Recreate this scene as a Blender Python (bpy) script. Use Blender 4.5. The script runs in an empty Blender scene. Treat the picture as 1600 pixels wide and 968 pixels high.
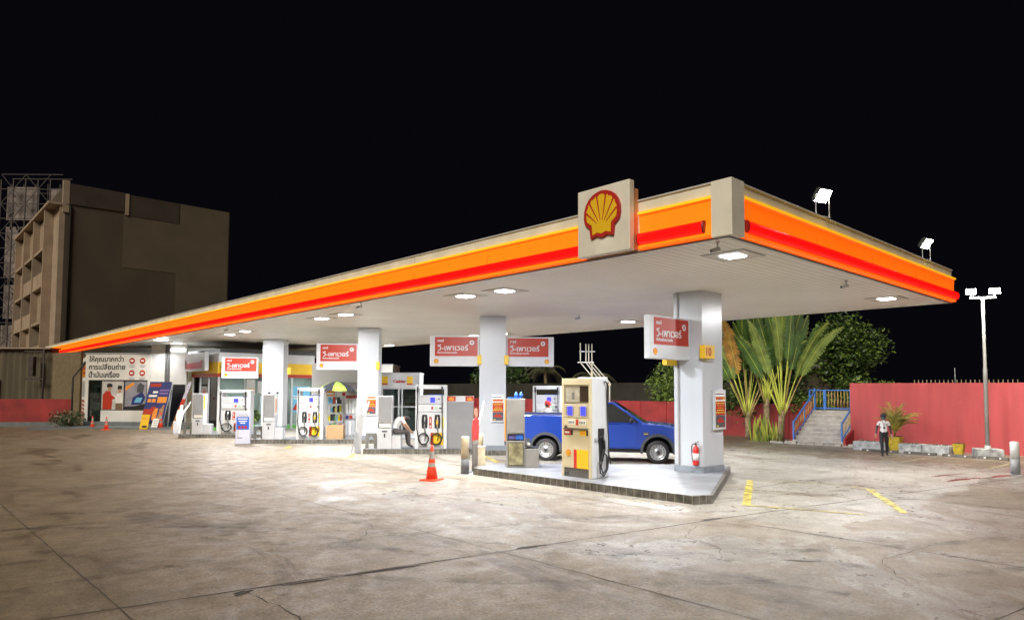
import bpy, bmesh, math, random
from mathutils import Vector, Matrix
random.seed(11)
R = math.radians
C = bpy.context.scene.collection
sc = bpy.context.scene

# ------------------------------------------------------------------ materials
MATS = {}
def mat(name, col, rough=.5, metal=0., var=.10, scale=3., bump=0., bscale=40., coat=0., emit=None, estr=0., spec=.5, streak=0., trans=0.):
    if name in MATS: return MATS[name]
    m = bpy.data.materials.new(name); m.use_nodes = True
    nt = m.node_tree; b = nt.nodes['Principled BSDF']
    b.inputs['Base Color'].default_value = (*col, 1)
    b.inputs['Roughness'].default_value = rough
    b.inputs['Metallic'].default_value = metal
    b.inputs['Specular IOR Level'].default_value = spec
    b.inputs['Coat Weight'].default_value = coat
    if trans: b.inputs['Transmission Weight'].default_value = trans
    if emit:
        b.inputs['Emission Color'].default_value = (*emit, 1)
        b.inputs['Emission Strength'].default_value = estr
    geo = nt.nodes.new('ShaderNodeNewGeometry')
    if var > 0:
        n = nt.nodes.new('ShaderNodeTexNoise'); n.inputs['Scale'].default_value = scale; n.inputs['Detail'].default_value = 6
        src = geo.outputs['Position']
        if streak:
            mp = nt.nodes.new('ShaderNodeMapping'); mp.inputs['Scale'].default_value = (1, 1, streak)
            nt.links.new(src, mp.inputs[0]); src = mp.outputs[0]
        nt.links.new(src, n.inputs['Vector'])
        r = nt.nodes.new('ShaderNodeValToRGB')
        r.color_ramp.elements[0].position = .3; r.color_ramp.elements[1].position = .72
        r.color_ramp.elements[0].color = (*[max(0, c * (1 - var * 1.6)) for c in col], 1)
        r.color_ramp.elements[1].color = (*[min(1, c * (1 + var)) for c in col], 1)
        nt.links.new(n.outputs['Fac'], r.inputs[0]); nt.links.new(r.outputs[0], b.inputs['Base Color'])
    if bump > 0:
        n2 = nt.nodes.new('ShaderNodeTexNoise'); n2.inputs['Scale'].default_value = bscale; n2.inputs['Detail'].default_value = 5
        nt.links.new(geo.outputs['Position'], n2.inputs['Vector'])
        bp = nt.nodes.new('ShaderNodeBump'); bp.inputs['Strength'].default_value = bump; bp.inputs['Distance'].default_value = .02
        nt.links.new(n2.outputs['Fac'], bp.inputs['Height']); nt.links.new(bp.outputs[0], b.inputs['Normal'])
    MATS[name] = m
    return m

def node_mat(name):
    m = bpy.data.materials.new(name); m.use_nodes = True; MATS[name] = m
    return m, m.node_tree, m.node_tree.nodes['Principled BSDF']

def glass_mat(name, tint=(.6, .7, .7)):
    m, nt, b = node_mat(name)
    out = nt.nodes['Material Output']
    tr = nt.nodes.new('ShaderNodeBsdfTransparent'); tr.inputs[0].default_value = (*tint, 1)
    gl = nt.nodes.new('ShaderNodeBsdfGlossy'); gl.inputs['Roughness'].default_value = .03
    fr = nt.nodes.new('ShaderNodeFresnel'); fr.inputs[0].default_value = 1.5
    mx = nt.nodes.new('ShaderNodeMixShader')
    nt.links.new(fr.outputs[0], mx.inputs[0]); nt.links.new(tr.outputs[0], mx.inputs[1]); nt.links.new(gl.outputs[0], mx.inputs[2])
    nt.links.new(mx.outputs[0], out.inputs[0])
    return m

WHITE = mat('white_paint', (.62, .635, .655), .38, var=.05, scale=2)
COLW = mat('column_cladding', (.54, .565, .60), .3, var=.05, scale=1.2, streak=.25)
FASC = mat('fascia_sheet', (.76, .74, .66), .45, var=.10, scale=1.5)
GREY = mat('grey_metal', (.36, .37, .39), .42, var=.06)
GREYL = mat('light_grey_metal', (.52, .53, .56), .42, var=.06)
DGREY = mat('dark_grey', (.07, .075, .08), .5, var=.12)
BLACK = mat('black_rubber', (.012, .012, .013), .5, var=0)
BLACKP = mat('black_plastic', (.02, .02, .022), .35, var=0)
STEEL = mat('steel', (.55, .56, .57), .3, .9, var=.05)
RED = mat('red_paint', (.62, .03, .025), .4, var=.06)
SIGNRED = mat('sign_red', (.43, .032, .013), .4, var=.05)
YEL = mat('yellow_paint', (.80, .50, .02), .42, var=.04)
YELB = mat('bright_yellow', (.80, .68, .03), .45, var=.04)
ORG = mat('orange_print', (.80, .28, .03), .5, var=.05)
CREAM = mat('cream_enamel', (.60, .52, .34), .35, var=.05)
CREAMD = mat('cream_panel', (.50, .43, .29), .4, var=.05)
BLUE = mat('blue_print', (.03, .12, .55), .45, var=.05)
NAVY = mat('navy_print', (.02, .03, .16), .45, var=.06)
LBLUE = mat('light_blue_print', (.16, .50, .75), .45, var=.12, scale=6)
BLUERAIL = mat('blue_rail_paint', (.05, .17, .52), .4, var=.08)
PAPER = mat('paper', (.80, .80, .78), .7, var=.03)
CARD = mat('cardboard', (.42, .27, .14), .8, var=.06)
GREEN = mat('green_print', (.12, .45, .08), .5, var=.05)
LIME = mat('lime_cloth', (.45, .60, .12), .8, var=.05)
DARKRED = mat('dark_red_print', (.38, .02, .03), .5, var=.05)
SCREEN = mat('blue_screen', (.02, .02, .1), .2, var=0, emit=(.06, .07, 1.0), estr=1.05)
LEDPANEL = mat('ceiling_lamp_lens', (.9, .9, .9), .4, var=0, emit=(.93, .97, 1.), estr=14)
FLOODLENS = mat('flood_lens', (.9, .9, .9), .3, var=0, emit=(1., .97, .86), estr=26)
LPANEL = mat('orange_glow_panel', (.70, .30, .012), .35, var=.03, emit=(1.0, .088, .002), estr=.66)  # emission put into the panel for the orange cast of the red bar
LBAR = mat('lit_red_bar', (.3, .004, .004), .3, var=0, emit=(1.0, .003, .002), estr=.95)
TRUCKB = mat('blue_car_paint', (.006, .050, .37), .22, .2, var=0, coat=1.)
TYRE = mat('tyre_rubber', (.035, .035, .036), .7, var=.15, scale=20)
RIM = mat('rim_steel', (.50, .51, .52), .35, .7, var=.05)
CLAD = mat('dark_cladding', (.06, .065, .075), .55, var=.08)
CHROME = mat('chrome', (.8, .8, .8), .12, 1., var=0)
TGLASS = mat('tinted_glass', (.012, .013, .015), .06, var=0, spec=.8)
LAMPCLR = mat('lamp_clear', (.7, .7, .72), .08, var=0, spec=.8)
REDWALL = mat('red_wall_paint', (.43, .062, .068), .6, var=.15, scale=1.8, bump=.25, bscale=9, streak=.12)
REDWALLD = mat('old_red_paint', (.30, .025, .025), .65, var=.22, scale=1.3, bump=.2, bscale=9)
CONC = mat('rough_concrete', (.34, .32, .28), .8, var=.25, scale=3, bump=.5, bscale=14)
CONCW = mat('pale_concrete', (.44, .45, .46), .8, var=.35, scale=5, bump=.4, bscale=14)
STEP = mat('stair_concrete', (.36, .34, .32), .75, var=.22, scale=2.5, bump=.3, bscale=20)
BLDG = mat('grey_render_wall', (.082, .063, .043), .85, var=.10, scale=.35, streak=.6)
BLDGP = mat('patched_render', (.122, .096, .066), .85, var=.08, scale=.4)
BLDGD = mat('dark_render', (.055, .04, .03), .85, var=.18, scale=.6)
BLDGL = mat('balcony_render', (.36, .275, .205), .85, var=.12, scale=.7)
RUST = mat('dark_steel_lattice', (.05, .04, .04), .7, var=.2)
BILLB = mat('billboard_back', (.24, .20, .19), .8, var=.3, scale=.5)
WALLW = mat('white_wall', (.66, .65, .62), .6, var=.06, scale=1.5)
PLINTH = mat('grey_plinth', (.15, .17, .18), .5, var=.12)
KERB = mat('dark_kerb_tile', (.13, .125, .115), .6, var=.3, scale=6, bump=.2)
SKIN = mat('skin', (.42, .24, .16), .5, var=.05)
SHIRT = mat('white_shirt', (.70, .68, .66), .8, var=.06)
TROUS = mat('black_trousers', (.018, .018, .02), .8, var=.1)
GTROUS = mat('grey_trousers', (.075, .068, .07), .8, var=.1)
HAIR = mat('dark_hair', (.015, .012, .012), .6, var=0)
MASK = mat('blue_grey_mask', (.07, .11, .17), .7, var=.05)
BARK = mat('bark', (.16, .115, .07), .9, var=.3, scale=8, bump=.6, bscale=25)
PBARK = mat('palm_trunk', (.26, .19, .11), .9, var=.3, scale=6, bump=.6, bscale=18)
PET = mat('yellow_green_stalk', (.46, .50, .075), .5, var=.25, scale=1.5)
PLEAF = mat('palm_leaf', (.06, .125, .026), .45, var=.35, scale=1.5)
PLEAF2 = mat('worn_palm_leaf', (.17, .24, .055), .5, var=.3, scale=2)
DRYLEAF = mat('dry_leaf', (.42, .23, .05), .6, var=.3, scale=4)
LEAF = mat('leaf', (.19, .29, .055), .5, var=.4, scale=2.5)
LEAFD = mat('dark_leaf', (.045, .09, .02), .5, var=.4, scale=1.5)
LEAFG = mat('golden_leaf', (.45, .36, .07), .5, var=.35, scale=3)
LEAFR = mat('dusty_leaf', (.13, .13, .07), .6, var=.4, scale=4)
SOIL = mat('soil', (.06, .045, .03), .9, var=.3)
CONEO = mat('cone_orange', (.80, .06, .02), .45, var=.06)
REFL = mat('grey_reflective_band', (.33, .32, .28), .4, var=.08)
BOLW = mat('bollard_cream', (.62, .53, .37), .5, var=.12, scale=6)
GLASS = glass_mat('shop_glass', (.62, .70, .68))
CORR = mat('corrugated_sheet', (.125, .105, .072), .6, .2, var=.2, scale=1.2, streak=.2)
PAINTY = mat('road_paint_yellow', (.50, .41, .09), .65, var=.5, scale=5)
PAINTW = mat('worn_road_paint', (.46, .41, .26), .7, var=.4, scale=4)
GROOVE = mat('joint_dirt', (.055, .046, .038), .9, var=.3, scale=6)
RENDERSHOP = mat('shop_inside_wall', (.40, .41, .38), .7, var=.1)

# soffit: narrow metal strips running across the canopy
m, nt, b = node_mat('soffit_strips')
g = nt.nodes.new('ShaderNodeNewGeometry'); sp = nt.nodes.new('ShaderNodeSeparateXYZ'); nt.links.new(g.outputs['Position'], sp.inputs[0])
mu = nt.nodes.new('ShaderNodeMath'); mu.operation = 'MULTIPLY'; mu.inputs[1].default_value = 1 / .20; nt.links.new(sp.outputs['Y'], mu.inputs[0])
fr = nt.nodes.new('ShaderNodeMath'); fr.operation = 'FRACT'; nt.links.new(mu.outputs[0], fr.inputs[0])
gt = nt.nodes.new('ShaderNodeMath'); gt.operation = 'LESS_THAN'; gt.inputs[1].default_value = .085; nt.links.new(fr.outputs[0], gt.inputs[0])
no = nt.nodes.new('ShaderNodeTexNoise'); no.inputs['Scale'].default_value = .5; no.inputs['Detail'].default_value = 5; nt.links.new(g.outputs['Position'], no.inputs['Vector'])
rp = nt.nodes.new('ShaderNodeValToRGB'); rp.color_ramp.elements[0].color = (.80, .77, .69, 1); rp.color_ramp.elements[1].color = (.88, .85, .77, 1)
rp.color_ramp.elements[0].position = .35; rp.color_ramp.elements[1].position = .65; nt.links.new(no.outputs['Fac'], rp.inputs[0])
mx = nt.nodes.new('ShaderNodeMix'); mx.data_type = 'RGBA'; nt.links.new(gt.outputs[0], mx.inputs[0]); nt.links.new(rp.outputs[0], mx.inputs[6]); mx.inputs[7].default_value = (.40, .38, .33, 1)
nt.links.new(mx.outputs[2], b.inputs['Base Color']); b.inputs['Roughness'].default_value = .42
SOFFIT = m

# concrete yard
m, nt, b = node_mat('yard_concrete')
g = nt.nodes.new('ShaderNodeNewGeometry')
def noise(scale, detail=6, rough=.6, mapping=None, dist=0.):
    n = nt.nodes.new('ShaderNodeTexNoise'); n.inputs['Scale'].default_value = scale; n.inputs['Detail'].default_value = detail
    n.inputs['Roughness'].default_value = rough; n.inputs['Distortion'].default_value = dist
    src = g.outputs['Position']
    if mapping:
        mp = nt.nodes.new('ShaderNodeMapping'); mp.inputs['Scale'].default_value = mapping[0]; mp.inputs['Rotation'].default_value = (0, 0, mapping[1])
        nt.links.new(src, mp.inputs[0]); src = mp.outputs[0]
    nt.links.new(src, n.inputs['Vector']); return n.outputs['Fac']
def ramp(fac, a, pa, c, pc):
    r = nt.nodes.new('ShaderNodeValToRGB'); e = r.color_ramp.elements
    e[0].position, e[0].color = pa, (*a, 1); e[1].position, e[1].color = pc, (*c, 1)
    nt.links.new(fac, r.inputs[0]); return r.outputs[0]
def mixc(fac, a, c, mode='MIX'):
    x = nt.nodes.new('ShaderNodeMix'); x.data_type = 'RGBA'; x.blend_type = mode
    if isinstance(fac, float): x.inputs[0].default_value = fac
    else: nt.links.new(fac, x.inputs[0])
    nt.links.new(a, x.inputs[6]); nt.links.new(c, x.inputs[7]); return x.outputs[2]
sepx = nt.nodes.new('ShaderNodeSeparateXYZ'); nt.links.new(g.outputs['Position'], sepx.inputs[0])
def math_(op, a, c):
    n = nt.nodes.new('ShaderNodeMath'); n.operation = op
    for i, v in enumerate((a, c)):
        if isinstance(v, (int, float)): n.inputs[i].default_value = v
        else: nt.links.new(v, n.inputs[i])
    return n.outputs[0]
# slabs on the pump side of one joint are damp and worn smooth, ragged edged; their paler colour paints in the sheen
edge = math_('ADD', sepx.outputs['X'], math_('MULTIPLY', math_('SUBTRACT', noise(.55, 7, .6, dist=.7), .5), 5.0))
wet = nt.nodes.new('ShaderNodeMapRange'); wet.inputs[1].default_value = 7.0; wet.inputs[2].default_value = 7.9; nt.links.new(edge, wet.inputs[0]); wet = wet.outputs[0]
patch = ramp(noise(.38, 7, .66, dist=1.0), (0, 0, 0), .46, (1, 1, 1), .54)
pw_ = nt.nodes.new('ShaderNodeMath'); pw_.operation = 'MAXIMUM'; nt.links.new(patch, pw_.inputs[0]); pw_.inputs[1].default_value = .35
wet = math_('MULTIPLY', wet, pw_.outputs[0])
canopy_lift = nt.nodes.new('ShaderNodeMapRange'); canopy_lift.inputs[1].default_value = 10.8; canopy_lift.inputs[2].default_value = 13.2; nt.links.new(edge, canopy_lift.inputs[0]); canopy_lift = canopy_lift.outputs[0]
far_ = nt.nodes.new('ShaderNodeMapRange'); far_.inputs[1].default_value = 18; far_.inputs[2].default_value = 14; nt.links.new(sepx.outputs['Y'], far_.inputs[0]); wet = math_('MULTIPLY', wet, far_.outputs[0])
dry_c = ramp(noise(.7, 9, .7), (.160, .118, .072), .34, (.265, .205, .135), .68)
wet_sheen_c = ramp(noise(.8, 9, .72), (.23, .21, .185), .34, (.345, .325, .295), .66)
canopy_lift_c = ramp(noise(1.1, 9, .7), (.31, .29, .255), .34, (.39, .37, .335), .66)  # paler colour painted under the canopy to bounce light onto the soffit
canopy_lift = math_('MULTIPLY', canopy_lift, math_('LESS_THAN', math_('SUBTRACT', math_('MULTIPLY', sepx.outputs['Y'], -1), math_('MULTIPLY', noise(.8, 6, .6), 1.5)), -5.6)); canopy_lift = math_('MULTIPLY', canopy_lift, math_('LESS_THAN', edge, 24.6))
base = mixc(canopy_lift, mixc(wet, dry_c, wet_sheen_c), canopy_lift_c)
mid = ramp(noise(1.6, 8, .7, dist=.6), (.78, .76, .73), .34, (1.08, 1.07, 1.06), .62)
col = mixc(1., base, mid, 'MULTIPLY')
stain = ramp(noise(.42, 7, .68, ((1.7, .55, 1), R(12)), .8), (.50, .43, .37), .35, (1, 1, 1), .45)
col = mixc(.9, col, stain, 'MULTIPLY')
grain = ramp(noise(24, 6, .82), (.50, .50, .50), .36, (1.42, 1.42, 1.42), .64)
col = mixc(.9, col, grain, 'MULTIPLY')
mott = ramp(noise(5.5, 8, .78), (.72, .70, .67), .36, (1.12, 1.12, 1.12), .62); col = mixc(.6, col, mott, 'MULTIPLY')
spk = ramp(noise(9, 3, .5), (.45, .42, .40), .27, (1, 1, 1), .34)
col = mixc(.7, col, spk, 'MULTIPLY')
nt.links.new(col, b.inputs['Base Color'])
ro = ramp(noise(2.2, 9, .72, ((1, 1, 1), .4), .5), (.40, .40, .40), .36, (.66, .66, .66), .60)
ro = mixc(wet, ro, ramp(noise(3.1, 8, .75), (.22, .22, .22), .35, (.40, .40, .40), .62)); nt.links.new(ro, b.inputs['Roughness'])
bp = nt.nodes.new('ShaderNodeBump'); bp.inputs['Strength'].default_value = .8; bp.inputs['Distance'].default_value = .014
nt.links.new(noise(30, 6, .8), bp.inputs['Height'])
nt.links.new(bp.outputs[0], b.inputs['Normal'])
YARD = m

# tiled island top
m, nt, b = node_mat('island_tiles')
g = nt.nodes.new('ShaderNodeNewGeometry')
br = nt.nodes.new('ShaderNodeTexBrick'); br.offset = 0; br.inputs['Scale'].default_value = 1.0
br.inputs['Brick Width'].default_value = .4; br.inputs['Row Height'].default_value = .4; br.inputs['Mortar Size'].default_value = .006
br.inputs['Color1'].default_value = (.215, .23, .255, 1); br.inputs['Color2'].default_value = (.265, .28, .305, 1); br.inputs['Mortar'].default_value = (.16, .16, .17, 1)
nt.links.new(g.outputs['Position'], br.inputs['Vector'])
n_ = nt.nodes.new('ShaderNodeTexNoise'); n_.inputs['Scale'].default_value = 1.3; n_.inputs['Detail'].default_value = 7; nt.links.new(g.outputs['Position'], n_.inputs['Vector'])
rr = nt.nodes.new('ShaderNodeValToRGB'); rr.color_ramp.elements[0].color = (.5, .49, .47, 1); rr.color_ramp.elements[1].color = (1.1, 1.1, 1.1, 1)
rr.color_ramp.elements[0].position = .33; rr.color_ramp.elements[1].position = .62; nt.links.new(n_.outputs['Fac'], rr.inputs[0])
mm = nt.nodes.new('ShaderNodeMix'); mm.data_type = 'RGBA'; mm.blend_type = 'MULTIPLY'; mm.inputs[0].default_value = .8
nt.links.new(br.outputs['Color'], mm.inputs[6]); nt.links.new(rr.outputs[0], mm.inputs[7]); nt.links.new(mm.outputs[2], b.inputs['Base Color'])
b.inputs['Roughness'].default_value = .38
TILES = m

# ------------------------------------------------------------------ mesh builder
class MB:
    def __init__(s): s.v = []; s.f = []; s.m = []; s.sm = []
    def add(s, vs, fs, m=0, smooth=False):
        o = len(s.v); s.v += [tuple(p) for p in vs]
        for f in fs: s.f.append(tuple(i + o for i in f)); s.m.append(m); s.sm.append(smooth)
        return s
    def box(s, x0, y0, z0, x1, y1, z1, m=0):
        if x0 > x1: x0, x1 = x1, x0
        if y0 > y1: y0, y1 = y1, y0
        if z0 > z1: z0, z1 = z1, z0
        vs = [(x0,y0,z0),(x1,y0,z0),(x1,y1,z0),(x0,y1,z0),(x0,y0,z1),(x1,y0,z1),(x1,y1,z1),(x0,y1,z1)]
        return s.add(vs, [(0,3,2,1),(4,5,6,7),(0,1,5,4),(1,2,6,5),(2,3,7,6),(3,0,4,7)], m)
    def hexa(s, vs, m=0):   # 8 points: bottom ring, top ring
        return s.add(vs, [(0,3,2,1),(4,5,6,7),(0,1,5,4),(1,2,6,5),(2,3,7,6),(3,0,4,7)], m)
    def bar(s, p0, p1, w, h, m=0):
        p0 = Vector(p0); p1 = Vector(p1); d = (p1 - p0).normalized()
        up = Vector((0,0,1)) if abs(d.z) < .95 else Vector((1,0,0))
        a = d.cross(up).normalized() * w / 2; c = a.normalized().cross(d).normalized() * h / 2
        vs = [p0-a-c, p0+a-c, p0+a+c, p0-a+c, p1-a-c, p1+a-c, p1+a+c, p1-a+c]
        return s.hexa(vs, m)
    def tube(s, pts, r, n=8, m=0, cap=True):
        pts = [Vector(p) for p in pts]
        rs = r if isinstance(r, (list, tuple)) else [r] * len(pts)
        rings = []; prev = None
        for i, p in enumerate(pts):
            d = (pts[min(i+1, len(pts)-1)] - pts[max(i-1, 0)]).normalized()
            if prev is None:
                up = Vector((0,0,1)) if abs(d.z) < .9 else Vector((1,0,0)); a = d.cross(up).normalized()
            else:
                a = (prev - d * prev.dot(d)).normalized()
            prev = a; bb = d.cross(a)
            rings.append([p + (a * math.cos(t) + bb * math.sin(t)) * rs[i] for t in [2*math.pi*k/n for k in range(n)]])
        vs = [v for rg in rings for v in rg]; fs = []
        for i in range(len(pts)-1):
            for k in range(n):
                fs.append((i*n+k, i*n+(k+1) % n, (i+1)*n+(k+1) % n, (i+1)*n+k))
        o = len(vs); s.add(vs, fs, m, True)
        if cap:
            s.add(rings[0][::-1], [tuple(range(n))], m); s.add(rings[-1], [tuple(range(n))], m)
        return s
    def lathe(s, prof, n=20, c=(0,0,0), m=0, axis='z', smooth=True, mats=None, cap=True):
        vs = []; fs = []
        for (r, z) in prof:
            for k in range(n):
                t = 2*math.pi*k/n; x, y = r*math.cos(t), r*math.sin(t)
                if axis == 'z': vs.append((c[0]+x, c[1]+y, c[2]+z))
                elif axis == 'y': vs.append((c[0]+x, c[1]+z, c[2]-y))
                else: vs.append((c[0]+z, c[1]+x, c[2]+y))
        o = len(s.v); s.v += vs
        for i in range(len(prof)-1):
            for k in range(n):
                s.f.append((o+i*n+k, o+i*n+(k+1) % n, o+(i+1)*n+(k+1) % n, o+(i+1)*n+k)); s.m.append(mats[i] if mats else m); s.sm.append(smooth)
        if cap and prof[0][0] > 1e-4: s.f.append(tuple(o+k for k in range(n))[::-1]); s.m.append(mats[0] if mats else m); s.sm.append(False)
        if cap and prof[-1][0] > 1e-4: s.f.append(tuple(o+(len(prof)-1)*n+k for k in range(n))); s.m.append(mats[-1] if mats else m); s.sm.append(False)
        return s
    def prism(s, poly, a, bb, plane='xy', m=0):   # polygon extruded along the third axis from a to bb
        n = len(poly)
        def P(u, v, w): return {'xy': (u, v, w), 'xz': (u, w, v), 'yz': (w, u, v)}[plane]
        vs = [P(u, v, a) for u, v in poly] + [P(u, v, bb) for u, v in poly]
        fs = [tuple(range(n))[::-1], tuple(range(n, 2*n))] + [(i, (i+1) % n, n+(i+1) % n, n+i) for i in range(n)]
        return s.add(vs, fs, m)
    def sphere(s, c, r, n=12, m=0, sc_=(1,1,1)):
        prof = [(r*math.sin(math.pi*i/n), -r*math.cos(math.pi*i/n)) for i in range(n+1)]
        o = len(s.v); s.lathe([(max(p[0], 1e-5), p[1]) for p in prof], n*2, (0,0,0), m)
        for i in range(o, len(s.v)):
            v = s.v[i]; s.v[i] = (c[0]+v[0]*sc_[0], c[1]+v[1]*sc_[1], c[2]+v[2]*sc_[2])
        return s
    def build(s, name, mats, parent=None, bevel=0., loc=None, rotz=0., seg=2):
        me = bpy.data.meshes.new(name); me.from_pydata(s.v, [], s.f)
        for mm_ in (mats if isinstance(mats, (list, tuple)) else [mats]): me.materials.append(mm_)
        me.polygons.foreach_set('material_index', s.m); me.polygons.foreach_set('use_smooth', s.sm)
        bm = bmesh.new(); bm.from_mesh(me); bmesh.ops.remove_doubles(bm, verts=bm.verts, dist=1e-5) if not bevel else None
        bmesh.ops.recalc_face_normals(bm, faces=bm.faces); bm.to_mesh(me); bm.free(); me.update()
        o = bpy.data.objects.new(name, me); C.objects.link(o)
        if parent: o.parent = parent
        if loc: o.location = loc
        o.rotation_euler.z = rotz
        if bevel:
            bv = o.modifiers.new('bevel', 'BEVEL'); bv.width = bevel; bv.segments = seg; bv.limit_method = 'ANGLE'; bv.angle_limit = R(35)
            bv.harden_normals = False
        return o

def box(name, x0, y0, z0, x1, y1, z1, m, parent=None, bevel=0.):
    return MB().box(x0, y0, z0, x1, y1, z1).build(name, m, parent, bevel)

def tag(o, label, cat, group=None):
    o['label'] = label; o['category'] = cat
    if group: o['group'] = group
    return o
def thing(name, label, cat, loc=(0,0,0), rotz=0., group=None):
    o = bpy.data.objects.new(name, None); C.objects.link(o); o.empty_display_size = .2
    o.location = loc; o.rotation_euler.z = rotz
    return tag(o, label, cat, group)
def struct(o): o['kind'] = 'structure'; return o
def copy_tree(o, parent=None):
    c = o.copy(); C.objects.link(c)
    if parent: c.parent = parent
    for ch in list(o.children): copy_tree(ch, c)
    return c
def dup(o, label, loc, rotz=None, group=None, scale=None):
    c = copy_tree(o); c['label'] = label; c.location = loc
    if rotz is not None: c.rotation_euler.z = rotz
    if group: c['group'] = group
    if scale: c.scale = scale
    return c

_tc = {}
def text_mesh(body, size, width=None, bold=0.):
    k = (body, size, width, bold)
    if k in _tc: return _tc[k]
    cu = bpy.data.curves.new('lettering', 'FONT'); cu.body = body; cu.size = size; cu.extrude = .003; cu.offset = bold; cu.resolution_u = 3
    cu.space_line = .85
    o = bpy.data.objects.new('lettering', cu); C.objects.link(o); bpy.context.view_layer.update()
    me = bpy.data.meshes.new_from_object(o.evaluated_get(bpy.context.evaluated_depsgraph_get()))
    bpy.data.objects.remove(o)
    xs = [v.co.x for v in me.vertices]; x0 = min(xs); w = max(xs) - x0
    f = (width / w) if width else 1.
    for v in me.vertices: v.co = Vector(((v.co.x - x0) * f, -v.co.z, v.co.y * (f if width else 1.)))
    me.materials.clear(); _tc[k] = me
    return me
def text(body, size, m, parent, loc, width=None, name='lettering', bold=0., rotz=0.):
    me = text_mesh(body, size, width, bold).copy(); me.materials.append(m)
    o = bpy.data.objects.new(name, me); C.objects.link(o); o.parent = parent; o.location = loc; o.rotation_euler.z = rotz
    return o

# scallop shell emblem, facing -Y, centre at (cx, y, cz), width w
def scallop(parent, cx, y, cz, w, big=False):
    half = [(0,.52),(.13,.50),(.25,.455),(.36,.375),(.44,.27),(.49,.13),(.50,-.03),(.47,-.16),(.34,-.27),(.31,-.50),(.15,-.455),(0,-.50)]
    out = [(x, z) for x, z in half] + [(-x, z) for x, z in half[-2:0:-1]]
    ih = [(0,.44),(.06,.43),(.07,.405),(.17,.40),(.20,.36),(.28,.345),(.30,.285),(.365,.25),(.37,.19),(.415,.13),(.42,-.02),(.40,-.115),(.265,-.21),(.25,-.425),(.12,-.385),(0,-.42)]
    inn = [(x, z) for x, z in ih] + [(-x, z) for x, z in ih[-2:0:-1]]
    t = .05 if big else .006
    mb = MB()
    mb.prism([(cx+x*w, cz+z*w) for x, z in out], y - t, y, 'xz', 0)
    mb.prism([(cx+x*w, cz+z*w) for x, z in inn], y - t - .006, y - t + .001, 'xz', 1)
    for k in range(6):
        a = R(-52 + k*104/5); d = (math.sin(a), math.cos(a)); L = .62 - .10*abs(math.sin(a)) - (.04 if k in (0, 5) else 0)
        p = (0 + d[0]*.16, -.28 + d[1]*.16); q = (d[0]*(L+.10), -.28 + d[1]*(L+.10)); nx = (d[1], -d[0])
        if q[0]**2 + q[1]**2 > .18: 
            s_ = math.sqrt(.18/(q[0]**2+q[1]**2)); q = (q[0]*s_, q[1]*s_)
        w0, w1 = .006, .02
        poly = [(p[0]-nx[0]*w0, p[1]-nx[1]*w0), (p[0]+nx[0]*w0, p[1]+nx[1]*w0), (q[0]+nx[0]*w1, q[1]+nx[1]*w1), (q[0]-nx[0]*w1, q[1]-nx[1]*w1)]
        mb.prism([(cx+a_*w, cz+b_*w) for a_, b_ in poly], y - t - .010, y - t - .004, 'xz', 0)
    return mb.build('scallop_emblem', [RED if not big else mat('emblem_red', (.45, .025, .02), .4, var=.05), YEL], parent)

# ------------------------------------------------------------------ camera, world, night ambience
cam = bpy.data.cameras.new('camera'); co = bpy.data.objects.new('camera', cam); C.objects.link(co); sc.camera = co
yaw = math.atan2(983, 1062); pit = R(3.1); rol = .004
fw = Vector((math.sin(yaw)*math.cos(pit), math.cos(yaw)*math.cos(pit), math.sin(pit))); rt = Vector((math.cos(yaw), -math.sin(yaw), 0)); up = rt.cross(fw)
r2 = rt*math.cos(rol) + up*math.sin(rol); u2 = -rt*math.sin(rol) + up*math.cos(rol)
M_ = Matrix((r2, u2, -fw)).transposed().to_4x4(); M_.translation = (0, 0, 2.4); co.matrix_world = M_
cam.sensor_width = 36; cam.lens = 1062/1600*36; cam.shift_y = 66/1600; cam.clip_start = .05; cam.clip_end = 2000
sc.view_settings.view_transform = 'Standard'; sc.view_settings.look = 'None'; sc.view_settings.exposure = .6; sc.view_settings.gamma = 1
sc.view_settings.use_curve_mapping = False
w = bpy.data.worlds.new('World'); sc.world = w; w.use_nodes = True
bg = w.node_tree.nodes['Background']; bg.inputs[0].default_value = (.55, .55, .95, 1); bg.inputs[1].default_value = .0024
sc.cycles.use_denoising = True; sc.cycles.max_bounces = 7; sc.cycles.diffuse_bounces = 4; sc.cycles.glossy_bounces = 3; sc.cycles.transparent_max_bounces = 10
sc.cycles.sample_clamp_indirect = 6; sc.cycles.caustics_reflective = False; sc.cycles.caustics_refractive = False
street_glow = bpy.data.lights.new('street_glow', 'SUN'); street_glow.energy = 1.95; street_glow.angle = R(25); street_glow.color = (1., .90, .73)  # added night light standing in for street lamps and city glow
so = bpy.data.objects.new('street_glow', street_glow); C.objects.link(so)
so.rotation_euler = (-Vector((-.74, -.28, .60))).to_track_quat('-Z', 'Y').to_euler()

# ------------------------------------------------------------------ ground
mb = MB(); mb.add([(-300,-300,0),(300,-300,0),(300,400,0),(-300,400,0)], [(0,1,2,3)])
struct(mb.build('ground', YARD))

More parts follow.
